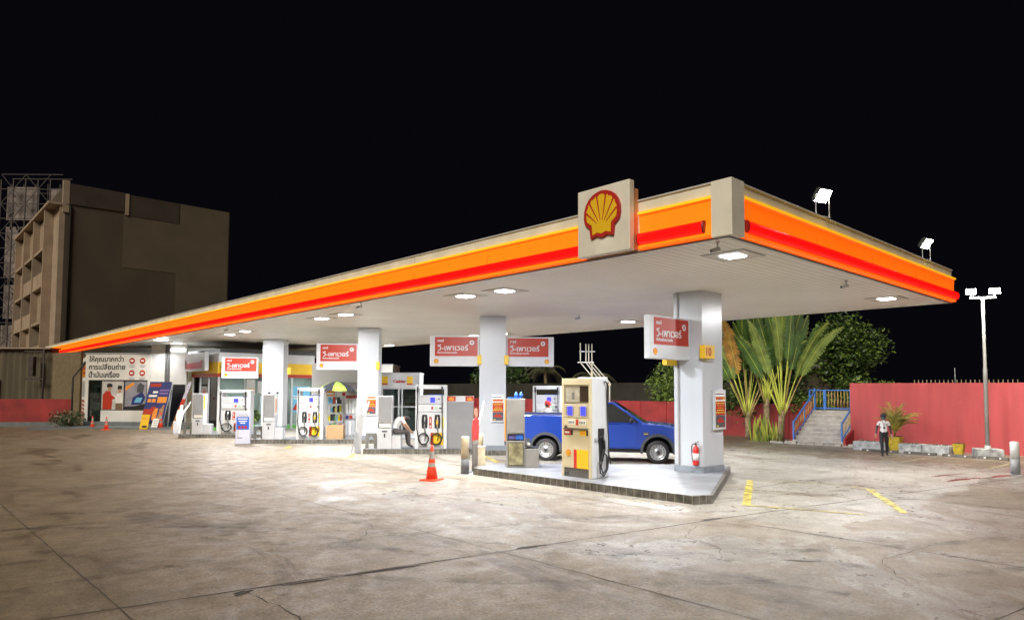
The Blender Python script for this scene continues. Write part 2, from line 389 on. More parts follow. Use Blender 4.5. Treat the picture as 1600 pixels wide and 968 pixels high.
rj = random.Random(5)
def wob_line(mb, pts, w, z=.004, step=.35, jit=.02, wj=.5):
    P = []
    for a, c in zip(pts, pts[1:]):
        a = Vector(a); c = Vector(c); n = max(1, int((c-a).length/step))
        for i in range(n): P.append(a.lerp(c, i/n))
    P.append(Vector(pts[-1]))
    L = []; Rr = []
    for i, p in enumerate(P):
        d = (P[min(i+1, len(P)-1)] - P[max(i-1, 0)]).normalized(); nn = Vector((-d.y, d.x))
        p = p + nn*rj.uniform(-jit, jit); ww = w*(1 + rj.uniform(-wj, wj))/2
        L.append((p.x+nn.x*ww, p.y+nn.y*ww, z)); Rr.append((p.x-nn.x*ww, p.y-nn.y*ww, z))
    n = len(P); mb.add(L+Rr, [(i, n+i, n+i+1, i+1) for i in range(n-1)])
mb = MB()
for k, y0 in enumerate([2.4, 7.78, 13.2, 18.6, 24., 29.4, 34.8, 40.2]):
    pts = [(-14, y0+3.9), (1.5, y0+.75), (6.8, y0-.2), (11.6, y0-1.0), (23.6, y0-3.45), (28, y0-4.3)] if k < 2 else [(-14, y0+4.2), (6.8, y0), (11.4, y0-1.1)]
    wob_line(mb, pts, .018 if k != 1 else .026, jit=.010)
for x0, y1 in [(-8, 60), (-2.8, 60), (2.0, 55), (6.8, 50)]:
    wob_line(mb, [(x0+.1, -12), (x0, 8), (x0-.15, 20), (x0, y1)], .016, jit=.008)
wob_line(mb, [(11.4, -9), (11.55, 6.8), (11.3, 15), (11.5, 30)], .020, jit=.01)
wob_line(mb, [(17.4, -6), (17.0, 4.2), (16.9, 6)], .026); wob_line(mb, [(22.6, -8), (22.3, 4.6), (22.2, 20)], .026); wob_line(mb, [(27.6, -8), (27.6, 14)], .03)
# cracks
wob_line(mb, [(3.22, 8.11), (3.35, 7.2), (3.15, 6.4), (3.3, 5.3), (3.05, 4.2)], .014, step=.16, jit=.05, wj=.8)
wob_line(mb, [(8.9, 5.2), (9.5, 5.6), (9.7, 6.3), (10.6, 6.7)], .008, step=.15, jit=.035, wj=.8)
wob_line(mb, [(14.2, 8.9), (15.8, 8.3), (17.5, 8.2), (20, 7.3)], .02, jit=.05)
wob_line(mb, [(5.6, 9.6), (6.4, 10.5), (6.7, 11.8)], .008, step=.15, jit=.035, wj=.8)
wob_line(mb, [(9.4, 2.9), (10.4, 3.6), (12.5, 3.4), (14.8, 2.2)], .008, step=.15, jit=.035, wj=.8)
struct(mb.build('ground_joints', GROOVE))
mb = MB()
def blob(cx, cy, rx, ry, rot, n=26, z=.006, j=.3):
    ph = [rj.uniform(0, 6.28) for _ in range(3)]; P = []
    for k in range(n):
        t = 6.2832*k/n; r = 1 + j*.5*math.sin(3*t+ph[0]) + j*.35*math.sin(5*t+ph[1]) + j*.25*math.sin(8*t+ph[2])
        x, y = rx*r*math.cos(t), ry*r*math.sin(t)
        P.append((cx + x*math.cos(rot)-y*math.sin(rot), cy + x*math.sin(rot)+y*math.cos(rot), z))
    mb.add(P, [tuple(range(n))])
for a in [(5.0, 7.84, .55, .035, -.2), (7.35, 7.5, .30, .055, -.2), (11.4, 6.85, .25, .06, -.2), (4.0, 8.0, .3, .025, -.2), (3.2, 8.1, .12, .07, .3), (9.6, 4.35, .25, .02, -.9)]: blob(*a)
struct(mb.build('ground_damage', GROOVE))
# standing water near the car park, still enough to mirror the red wall
PUD = mat('puddle_water', (.10, .085, .07), .14, var=.2, scale=2, spec=.8)
mb = MB()
for a in [(21.6, 5.35, .7, .10, -.25), (23.3, 4.8, .9, .11, -.25), (22.4, 5.9, .8, .05, -.25)]: blob(*a, z=.005, j=.5)
struct(mb.build('puddles', PUD))

# tyre tracks: thin worn rubber film, partly see-through
TM, nt, b = node_mat('tyre_film')
b.inputs['Base Color'].default_value = (.03, .027, .024, 1); b.inputs['Roughness'].default_value = .6
g2_ = nt.nodes.new('ShaderNodeNewGeometry'); n2_ = nt.nodes.new('ShaderNodeTexNoise'); n2_.inputs['Scale'].default_value = 1.7; n2_.inputs['Detail'].default_value = 9; n2_.inputs['Roughness'].default_value = .75
nt.links.new(g2_.outputs['Position'], n2_.inputs['Vector']); mr = nt.nodes.new('ShaderNodeMapRange'); mr.inputs[1].default_value = .46; mr.inputs[2].default_value = .68; mr.inputs[3].default_value = 0; mr.inputs[4].default_value = .42
nt.links.new(n2_.outputs['Fac'], mr.inputs[0]); nt.links.new(mr.outputs[0], b.inputs['Alpha'])
mb = MB()
for cx, cy, r0, a0, a1 in [(-6, 2, 14.5, 5, 75), (2, -10, 20, 55, 100), (22, 22, 21, 205, 255), (10, -12, 18.5, 35, 85)]:
    for dr in (0, 1.5):
        wob_line(mb, [(cx+(r0+dr)*math.cos(R(a0+(a1-a0)*k/24)), cy+(r0+dr)*math.sin(R(a0+(a1-a0)*k/24))) for k in range(25)], .20, z=.0025+.0004*len(mb.f)/100, jit=.015, wj=.15)
struct(mb.build('tyre_tracks', TM))
# painted markings
mb = MB()
def stripe(p, q, w, jit=.01):
    wob_line(mb, [p, q], w, z=.008, step=.3, jit=jit, wj=.12)
for p, q, w_ in [((17.07,9.08),(13.35,7.2),.17), ((13.34,7.2),(14.05,5.1),.07), ((17.07,9.08),(17.97,7.32),.05), ((17.97,7.32),(17.74,6.34),.05), ((17.74,6.34),(14.8,4.65),.16),
              ((15.93,18.71),(14.92,16.77),.16), ((11.96,21.21),(13.0,22.6),.16), ((11.9,26.0),(12.6,27.2),.16), ((14.9,14.3),(14.1,15.6),.14)]: stripe(p, q, w_)
struct(mb.build('yellow_road_markings', PAINTY))
mb = MB()
for p, q, w_ in [((8.97,15.19),(9.12,12.71),.07), ((9.12,12.71),(9.8,10.2),.05), ((8.97,15.19),(12.0,14.6),.07), ((11.95,14.7),(12.1,8.3),.07), ((25.61,10.46),(28.5,10.18),.11), ((25.12,8.01),(28.2,7.74),.11),
                 ((25.2,5.5),(28.2,5.38),.11), ((25.0,3.0),(28.2,2.9),.11), ((26.2,12.2),(28.9,11.6),.07)]: stripe(p, q, w_)
struct(mb.build('worn_road_markings', PAINTW))

# ------------------------------------------------------------------ pump islands
TH = R(-40.3); EX = Vector((math.cos(TH), math.sin(TH))); EB = Vector((-math.sin(TH), math.cos(TH)))
I2, I3, I4 = Vector((13.08,22.18)), Vector((11.81,29.45)), Vector((10.58,34.78))
def at(o, s, t, z=.18): p = o + EX*s + EB*t; return (p.x, p.y, z)
def island(poly, h=.18):
    mb = MB(); n = len(poly); ins = []
    ctr = Vector((sum(p[0] for p in poly)/n, sum(p[1] for p in poly)/n))
    for p in poly: v = Vector(p[:2]); ins.append(v + (ctr-v).normalized()*.10)
    vs = [(p[0],p[1],0) for p in poly] + [(p[0],p[1],h) for p in poly] + [(p.x,p.y,h) for p in ins]
    fs = [(i,(i+1)%n,n+(i+1)%n,n+i) for i in range(n)] + [(n+i,n+(i+1)%n,2*n+(i+1)%n,2*n+i) for i in range(n)]
    mb.add(vs, fs, 0); mb.add([(p.x,p.y,h) for p in ins], [tuple(range(n))], 1)
    return struct(mb.build('pump_island', [KERBT, TILES]))
# kerb faced with upright tiles
m, nt, b = node_mat('kerb_tiles')
g = nt.nodes.new('ShaderNodeNewGeometry'); sp = nt.nodes.new('ShaderNodeSeparateXYZ'); nt.links.new(g.outputs['Position'], sp.inputs[0])
dd = nt.nodes.new('ShaderNodeMath'); dd.operation = 'SUBTRACT'; nt.links.new(sp.outputs['X'], dd.inputs[0]); nt.links.new(sp.outputs['Y'], dd.inputs[1])
mu = nt.nodes.new('ShaderNodeMath'); mu.operation = 'MULTIPLY'; mu.inputs[1].default_value = 4.6; nt.links.new(dd.outputs[0], mu.inputs[0])
fr = nt.nodes.new('ShaderNodeMath'); fr.operation = 'FRACT'; nt.links.new(mu.outputs[0], fr.inputs[0])
lt = nt.nodes.new('ShaderNodeMath'); lt.operation = 'LESS_THAN'; lt.inputs[1].default_value = .09; nt.links.new(fr.outputs[0], lt.inputs[0])
n_ = nt.nodes.new('ShaderNodeTexNoise'); n_.inputs['Scale'].default_value = 5; n_.inputs['Detail'].default_value = 6; nt.links.new(g.outputs['Position'], n_.inputs['Vector'])
rr = nt.nodes.new('ShaderNodeValToRGB'); rr.color_ramp.elements[0].color = (.06, .055, .045, 1); rr.color_ramp.elements[1].color = (.17, .16, .14, 1)
rr.color_ramp.elements[0].position = .35; rr.color_ramp.elements[1].position = .65; nt.links.new(n_.outputs['Fac'], rr.inputs[0])
mx = nt.nodes.new('ShaderNodeMix'); mx.data_type = 'RGBA'; nt.links.new(lt.outputs[0], mx.inputs[0]); nt.links.new(rr.outputs[0], mx.inputs[6]); mx.inputs[7].default_value = (.26, .25, .22, 1)
nt.links.new(mx.outputs[2], b.inputs['Base Color']); b.inputs['Roughness'].default_value = .5
KERBT = m
island([(12.28,14.84),(12.57,7.96),(12.99,7.76),(16.38,9.38),(18.3,10.35),(17.6,11.6),(13.6,15.4),(12.7,15.2)])
I2p = [at(I2,0,0),at(I2,3.95,0),at(I2,4.05,-.55),at(I2,5.7,-.55),at(I2,5.7,1.4),at(I2,0,1.4)]; island(I2p)
island([at(I3,0,0),at(I3,5.8,0),at(I3,5.8,1.6),at(I3,0,1.6)]); island([at(I4,-.1,0),at(I4,4.0,0),at(I4,4.0,1.6),at(I4,-.1,1.6)])
I5 = Vector((17.6, 21.3)); island([at(I5,.6,0),at(I5,6,0),at(I5,6,1.6),at(I5,.6,1.6)])

# ------------------------------------------------------------------ canopy
X0, X1, Y0, Y1, S, T = 10.68, 23.8, 6.0, 73.5, 5.1, 6.05
canopy = thing('canopy', 'long flat filling station canopy with lit orange and red fascia over the pumps', 'canopy', (X0, Y0, 0))
def cb(name, x0, y0, z0, x1, y1, z1, m, bevel=0., parent=None): 
    return box(name, x0-X0, y0-Y0, z0, x1-X0, y1-Y0, z1, m, parent or canopy, bevel)
cb('soffit', X0+.12, Y0+.12, S, X1-.12, Y1-.12, S+.06, SOFFIT)
cb('roof_deck', X0+.12, Y0+.12, 5.82, X1-.12, Y1-.12, 5.9, GREY)
mb = MB()   # fascia sheet ring, four runs butted end to end
for (a, c, d, e) in [(X0, Y0, X0+.115, Y1), (X1-.115, Y0, X1, Y1), (X0+.115, Y0, X1-.115, Y0+.115), (X0+.115, Y1-.115, X1-.115, Y1)]:
    mb.box(a-X0, c-Y0, S-.03, d-X0, e-Y0, T)
mb.build('fascia', FASC, canopy)
mb = MB()   # coping along the top edge, with small laps at the sheet joints
mb.box(-.03, -.03, T+.002, .14, Y1-Y0+.03, T+.03); mb.box(.142, -.03, T+.002, X1-X0+.03, .14, T+.03)
mb.build('coping', GREYL, canopy)
def panel_profile(o):   # (outwards, z): bulged sheet with a lip on top
    return [(0, 5.80), (.10*o, 5.80), (.115*o, 5.775), (.075*o, 5.74), (.06*o, 5.55), (.06*o, 5.32), (.085*o, 5.18), (.12*o, 5.115), (.10*o, 5.09), (0, 5.085)]
def run_panel(name, a, c, axis):
    prof = panel_profile(1); mb = MB(); n = len(prof)
    def P(u, o, z): return (-o, u, z) if axis == 'y' else (u, -o, z)
    vs = [P(a, o, z) for o, z in prof] + [P(c, o, z) for o, z in prof]
    mb.add(vs, [(i, i+1, n+i+1, n+i) for i in range(n-1)] + [tuple(range(n)), tuple(range(n, 2*n))])
    ob = mb.build(name, [LPANEL], canopy)
    # thin unlit seams where the glowing sheets meet, and a lip whose emission imitates the yellow fade
    u = a + 3.1
    while u < c - .5:
        sm = MB(); sm.add([P(u-.008, .0635, 5.73), P(u+.008, .0635, 5.73), P(u+.008, .0635, 5.33), P(u-.008, .0635, 5.33)], [(0,1,2,3)]); sm.build('panel_seam', mat('seam_brown', (.22, .06, .01), .6, var=0), ob); u += 3.1
    lp = MB(); lp.add([P(a, .005, 5.762), P(c, .005, 5.762), P(c, .122, 5.762), P(a, .122, 5.762), P(a, .005, 5.812), P(c, .005, 5.812), P(c, .122, 5.812), P(a, .122, 5.812)],
                      [(0,3,2,1),(4,5,6,7),(0,1,5,4),(1,2,6,5),(2,3,7,6),(3,0,4,7)])
    lp.build('panel_lip', mat('yellow_glow_lip', (.8,.5,.03), .4, var=.03, emit=(1.,.50,.012), estr=.42), ob)
    return ob
def run_bar(a, c, axis):
    mb = MB(); n = 14; prof = []
    for k in range(n+1):
        t = math.pi*k/n; prof.append((.055 + .11*math.sin(t)**.6, 5.285 - .115*math.cos(t)))
    def P(u, o, z): return (-o, u, z) if axis == 'y' else (u, -o, z)
    q = len(prof)
    vs = [P(a, o, z) for o, z in prof] + [P(c, o, z) for o, z in prof]
    mb.add(vs, [(i, i+1, q+i+1, q+i) for i in range(q-1)] + [tuple(range(q)), tuple(range(q, 2*q)), (0, q, 2*q-1, q-1)])
    ob = mb.build('light_bar', LBAR, canopy)
    for e, sgn in ((a, -1), (c, 1)):
        em = MB(); vs = [P(e, o*1.03, 5.285+(z-5.285)*1.06) for o, z in prof] + [P(e+sgn*.03, o*.98, 5.285+(z-5.285)*.98) for o, z in prof]
        em.add(vs, [(i, i+1, q+i+1, q+i) for i in range(q-1)] + [tuple(range(q)), tuple(range(q, 2*q)), (0, q, 2*q-1, q-1)])
        em.build('bar_end_cap', mat('dark_red_cap', (.22, .012, .012), .4, var=0), ob)
    return ob
L_ = Y1 - Y0
run_panel('glow_panel', .28, 1.86, 'y'); run_panel('glow_panel', 3.27, L_-.02, 'y'); run_panel('glow_panel', .305, X1-X0-.02, 'x')
run_bar(.45, 1.84, 'y'); run_bar(3.30, L_+.25, 'y'); run_bar(.42, X1-X0+.12, 'x')
# corner cover, proud of the fascia
mb = MB(); mb.box(-.125, -.125, S-.035, -.002, .275, T+.001); mb.box(-.001, -.125, S-.035, .30, -.002, T+.001); mb.build('corner_cover', FASC, canopy)
mb = MB(); mb.box(-.02, -.008, S-.045, .05, L_, S-.032); mb.box(.052, -.02, S-.045, X1-X0, .05, S-.032); mb.build('drip_edge', DGREY, canopy)
for y in [9.5, 17, 25, 33, 41, 49, 57]: MB().box(-.004, y, 5.83, -.001, y+.012, T).build('sheet_joint', GREY, canopy)
# logo board
lb = box('logo_board', -.32, 1.90, S-.03, -.16, 3.22, 6.44, FASC, canopy, .02)
box('board_side', -.158, 1.93, S+.0, -.002, 3.19, 6.30, mat('board_orange_side', (.70, .30, .12), .5, var=.06), canopy)
em = scallop(canopy, 0, 0, 0, .92, True); em.parent = lb; em.location = (-.322, 2.55, 5.86); em.rotation_euler.z = R(-90)

# ------------------------------------------------------------------ ceiling lights
cl = thing('ceiling_light', '', 'ceiling light', (0,0,S), 0, 'lit square lights set in the canopy soffit')
mb = MB(); mb.box(-.44,-.44,-.012,.44,-.20,-.003); mb.box(-.44,.20,-.012,.44,.44,-.003); mb.box(-.44,-.198,-.012,-.20,.198,-.003); mb.box(.20,-.198,-.012,.44,.198,-.003)
mb.build('frame', mat('lamp_surround', (.60,.57,.51), .5, var=.04), cl)
mb = MB(); mb.box(-.47,-.47,-.006,.47,-.4405,-.002); mb.box(-.47,.4405,-.006,.47,.47,-.002); mb.box(-.47,-.44,-.006,-.4405,.44,-.002); mb.box(.4405,-.44,-.006,.47,.44,-.002); mb.build('shadow_gap', mat('gap_grey', (.16,.15,.14), .6, var=0), cl)
box('lens', -.196, -.196, -.030, .196, .196, -.004, LEDPANEL, cl, .02)
la = bpy.data.lights.new('lamp', 'AREA'); la.shape = 'SQUARE'; la.size = .38; la.energy = 325; la.color = (.97, .98, 1.)
lo = bpy.data.objects.new('lamp', la); C.objects.link(lo); lo.parent = cl; lo.location = (0, 0, -.038)
CL = [(12.46,6.93,'lit square ceiling light nearest the canopy corner, close to the logo board'),
      (12.48,13.78,'lit square ceiling light over the cream pump, nearer of a pair'),
      (12.35,15.35,'lit square ceiling light over the grey bollard, farther of a pair'),
      (12.35,22.31,'ceiling light above the front end of the second pump island, nearer of its pair'),
      (12.37,24.19,'ceiling light above the front end of the second pump island, farther of its pair'),
      (12.57,32.27,'ceiling light above the front of the blue notice totem, nearer of its pair'),
      (12.77,34.77,'ceiling light above the front of the blue notice totem, farther of its pair'),
      (13.1,44.1,'far ceiling light in front of the oil change shop'),
      (21.55,7.1,'lit ceiling light near the far corner of the red-edged canopy end'),
      (21.67,16.63,'lit ceiling light of the back row, seen beside the sign on the numbered column'),
      (22.1,24.6,'back row ceiling light just behind the column with two signs, nearer one'),
      (21.93,26.56,'back row ceiling light just behind the column with two signs, farther one'),
      (21.67,14.9,'added back row ceiling light, unseen behind the sign on the numbered column'),  # added out of view to brighten the tree behind
      (23.1,36.2,'back row ceiling light beside the umbrella column, nearer one'),
      (23.2,37.9,'back row ceiling light beside the umbrella column, farther one')]
for i, (x, y, lab) in enumerate(CL):
    if i == 0: cl.location = (x, y, S); cl['label'] = lab
    else: dup(cl, lab, (x, y, S))

# cctv cameras under the soffit
cc = thing('security_camera', 'small white bullet security camera under the canopy corner', 'security camera', (11.12, 6.49, S), R(-135), 'security cameras under the canopy')
mb = MB(); mb.lathe([(.05,-.03),(.05,-.003)], 12); mb.tube([(0,0,-.02),(0,0,-.11),(0,-.03,-.15)], .018); mb.build('bracket', WHITE, cc)
mb = MB(); mb.tube([(0,.06,-.17),(0,-.16,-.22)], .05, 12); mb.build('housing', WHITE, cc); mb = MB(); mb.tube([(0,-.155,-.219),(0,-.172,-.223)], .042, 12); mb.build('lens', BLACKP, cc)
for x, y, l in [(17.32,6.61,'security camera under the soffit beside the end fascia light bar'), (18.38,16.3,'security camera in mid soffit beyond the numbered column'),
                (10.95,18.84,'security camera under the fascia edge, beyond the logo board'), (11.1,30.5,'security camera under the fascia edge, far beyond the logo board')]:
    dup(cc, l, (x, y, S), scale=(.75,.75,.75))
cc.scale = (.75,.75,.75)

# flood lights on the canopy edge
def floodlight(loc, rotz, tilt, label, group, power, parent_h=.50):
    f = thing('floodlight', label, 'floodlight', loc, rotz, group); f.scale = (.9,)*3
    mb = MB(); mb.tube([(-.22,0,0),(-.22,0,parent_h),(-.17,0,parent_h+.01)], .014, 6); mb.tube([(.22,0,0),(.22,0,parent_h),(.17,0,parent_h+.01)], .014, 6); mb.box(-.24,-.02,-.012,.24,.02,0)
    mb.build('bracket', GREYL, f)
    h = MB(); h.hexa([(-.19,.05,-.16),(.19,.05,-.16),(.15,.13,-.12),(-.15,.13,-.12),(-.19,.05,.16),(.19,.05,.16),(.15,.13,.12),(-.15,.13,.12)]); h.box(-.20,-.03,-.17,.20,.049,.17)
    ho = h.build('housing', DGREY, f, .012); ho.location = (0,0,parent_h); ho.rotation_euler.x = tilt
    le = box('lens', -.175, -.046, -.145, .175, -.033, .145, FLOODLENS, ho)
    l = bpy.data.lights.new('lamp', 'AREA'); l.shape = 'RECTANGLE'; l.size = .34; l.size_y = .28; l.energy = power; l.color = (1., .96, .86); l.spread = R(130)
    o = bpy.data.objects.new('lamp', l); C.objects.link(o); o.parent = ho; o.location = (0,-.055,0); o.rotation_euler.x = R(90)
    return f
floodlight((14.55, 6.0, T+.045), R(-18), R(38), 'lit floodlight on the canopy edge nearer the corner', 'floodlights on the canopy edge', 1500)
floodlight((21.45, 6.0, T+.045), R(-12), R(38), 'lit floodlight on the canopy edge at the far end', 'floodlights on the canopy edge', 1500)

# ------------------------------------------------------------------ columns
def column(label, x, y, rotz, w, d, seam=None):
    c = thing('canopy_column', label, 'column', (x, y, 0), rotz, 'white canopy columns')
    box('shaft', -w/2, -d/2, .34, w/2, d/2, S-.002, COLW, c, .012)
    box('plinth', -w/2-.012, -d/2-.012, .178, w/2+.012, d/2+.012, .338, mat('plinth_tile', (.24,.27,.31), .45, var=.12, scale=4), c, .008)
    return c
col10 = column('wide white column carrying the yellow plate with number 10', 16.72, 10.40, 0, 1.04, .9)
box('conduit', -.555, .28, .35, -.522, .315, S-.003, mat('conduit', (.35,.33,.33), .5, var=0), col10)
col2 = column('white column between the two red signs, with the red poster', *at(I2,4.75,.13,0)[:2], TH, .98, .95)
col3 = column('white column behind the seated man, standing beside the umbrella stall', *at(I3,4.98,.7,0)[:2], TH, .92, .9)
col4 = column('farthest white column, in front of the shop windows', 16.05, 36.75, TH, 1.15, .9)

# yellow number plates
def plate(label, loc, rotz, w, h, t, num=None):
    p = thing('number_plate', label, 'number plate', loc, rotz, 'yellow pump number plates')
    box('plate', -w/2, -t/2, -h/2, w/2, t/2, h/2, YEL, p, .008)
    if num: text(num, .30, DARKRED, p, (-.165, -t/2-.004, -.105), .25, 'numerals', .006)
    return p
plate('yellow number plate reading 10 on the wide column', (16.30, 9.86, 3.42), 0, .52, .36, .15, '10')
plate('small blank yellow plate under the sign on the wide column', (15.9, 10.78, 3.22), 0, .5, .30, .15)
for o_, s, t, z, l in [(I2,4.26,-.40,3.47,'yellow plate under the sign left of the column with two signs'), (I2,5.25,-.40,3.47,'yellow plate under the sign right of the column with two signs'),
                   (I3,5.42,.2,3.4,'yellow plate on the column by the umbrella stall')]:
    plate(l, at(o_, s, t, z), TH, .15, .34, .15)
plate('yellow plate on the farthest column by the shop', (16.45, 35.85, 3.35), TH, .18, .36, .15)

# ------------------------------------------------------------------ hanging signs on columns
def fuel_sign(label, loc, rotz, w=1.75, h=1.12, flip=False):
    s = thing('hanging_sign', label, 'sign', loc, rotz, 'white and red signs fixed to the columns')
    box('sign_box', 0, -.09, 0, w, .09, h, WHITE, s, .015)
    mb = MB()
    for x in (.03, w-.03): mb.box(x-.012, -.097, .02, x+.012, -.0905, h-.02)
    k = w/1.75; px0 = .17*k if not flip else .05*k; px1 = w-.06*k if not flip else w-.20*k
    pn = box('red_panel', px0, -.097, .33*h, px1, -.0905, h-.05, SIGNRED, s)
    x0 = px0+.09*k; pw = px1-px0
    text('วี-เพาเวอร์', .30*k, WHITE, s, (x0, -.101, .52*h), pw*.72, 'lettering', .005*k)
    text('เชลล์', .10*k, WHITE, s, (x0, -.101, .80*h), pw*.15, 'lettering', .003)
    text('น้ำมันแห่งสนามแข่ง', .10*k, WHITE, s, (x0, -.101, .415*h), pw*.46, 'lettering', .003)
    mb = MB(); cx, cz = px0+pw*.865, .775*h; r1, r0 = .085*k, .035*k; n = 24
    vs = [(cx+r*math.cos(6.2832*i/n), y, cz+r*math.sin(6.2832*i/n)) for y in (-.104, -.0975) for r in (r1, r0) for i in range(n)]
    fs = []
    for i in range(n):
        j = (i+1) % n; fs += [(i, j, n+j, n+i), (2*n+i, 3*n+i, 3*n+j, 2*n+j), (i, 2*n+i, 2*n+j, j), (n+i, n+j, 3*n+j, 3*n+i)]
    mb.add(vs, fs); mb.build('ring_mark', WHITE, s)
    ex = px0+.05*k if not flip else px1-.06*k
    scallop(s, ex, -.091, .165*h, .17*k)
    return s
fuel_sign('white and red sign on the wide column, seen at an angle', (14.36, 10.42, 3.20), 0, 1.83, 1.13)
fuel_sign('white and red sign on the near side of the two-sign column, toward the kiosk', at(I2, 2.43, -.05, 3.24), TH, 1.82, 1.13)
fuel_sign('white and red sign between the two-sign column and the blue pickup', at(I2, 5.25, -.05, 3.24), TH, 1.78, 1.10, True)
fuel_sign('white and red sign on the column by the umbrella stall', at(I3, 2.68, .45, 3.22), TH, 1.83, 1.17)
fuel_sign('small far white and red sign in front of the shop fascia', (13.6, 38.0, 2.93), TH, 1.95, 1.15)

# column posters
def poster(label, loc, rotz, w=.50, h=1.06):
    p = thing('framed_poster', label, 'poster', loc, rotz, 'framed promotion posters on the columns')
    box('frame', -w/2, -.06, -h/2, w/2, -.002, h/2, WHITE, p, .012)
    a = w/2-.05
    mb = MB(); mb.box(-a,-.064,-h/2+.06,a,-.0605,h/2-.05,0)
    mb.box(-a+.01,-.067,h*.40-.02,a-.06,-.0645,h*.40+.005,5)
    mb.box(-a+.01,-.067,h*.245,a-.01,-.0645,h*.325,1)
    for k in range(5): mb.box(-a+.03+k*.07,-.069,h*.255,-a+.075+k*.07,-.0673,h*.315,3)
    mb.box(-a+.004,-.067,-h*.14,a-.004,-.0645,h*.21,2)
    for zz, ww, mm_ in [(.16,.9,4),(.105,.75,1),(.045,.55,1),(-.015,.75,4),(-.075,.92,4)]:
        n = int(ww*7)
        for k in range(n): mb.box(-a*ww+2*a*ww*k/n+.006,-.069,h*zz-.013,-a*ww+2*a*ww*(k+.8)/n,-.0673,h*zz+.016,mm_)
    mb.box(-a+.004,-.067,-h*.44,a-.004,-.0645,-h*.145,5)
    mb.prism([(-a*.8,-h*.30),(-a*.3,-h*.20),(a*.3,-h*.21),(a*.8,-h*.31),(0,-h*.33)], -.069, -.0673, 'xz', 2); mb.box(-a*.8,-.069,-h*.42,-a*.4,-.0673,-h*.39,4); mb.box(a*.5,-.069,-h*.42,a*.8,-.0673,-h*.38,2)
    mb.build('poster_print', [PAPER, ORG, SIGNRED, DARKRED, YELB, mat('print_grey', (.08,.09,.11), .5, var=.2, scale=20)], p)
    return p
poster('framed red poster on the wide column', (16.98, 9.95-.005, 1.86), 0, .60, 1.10)
poster('framed red poster on the two-sign column', at(I2, 4.95, -.35, 1.70), TH, .50, 1.02)
poster('framed red poster on the column behind the white standee', at(I3, 4.98+.18, .245, 1.72), TH, .50, 1.0)
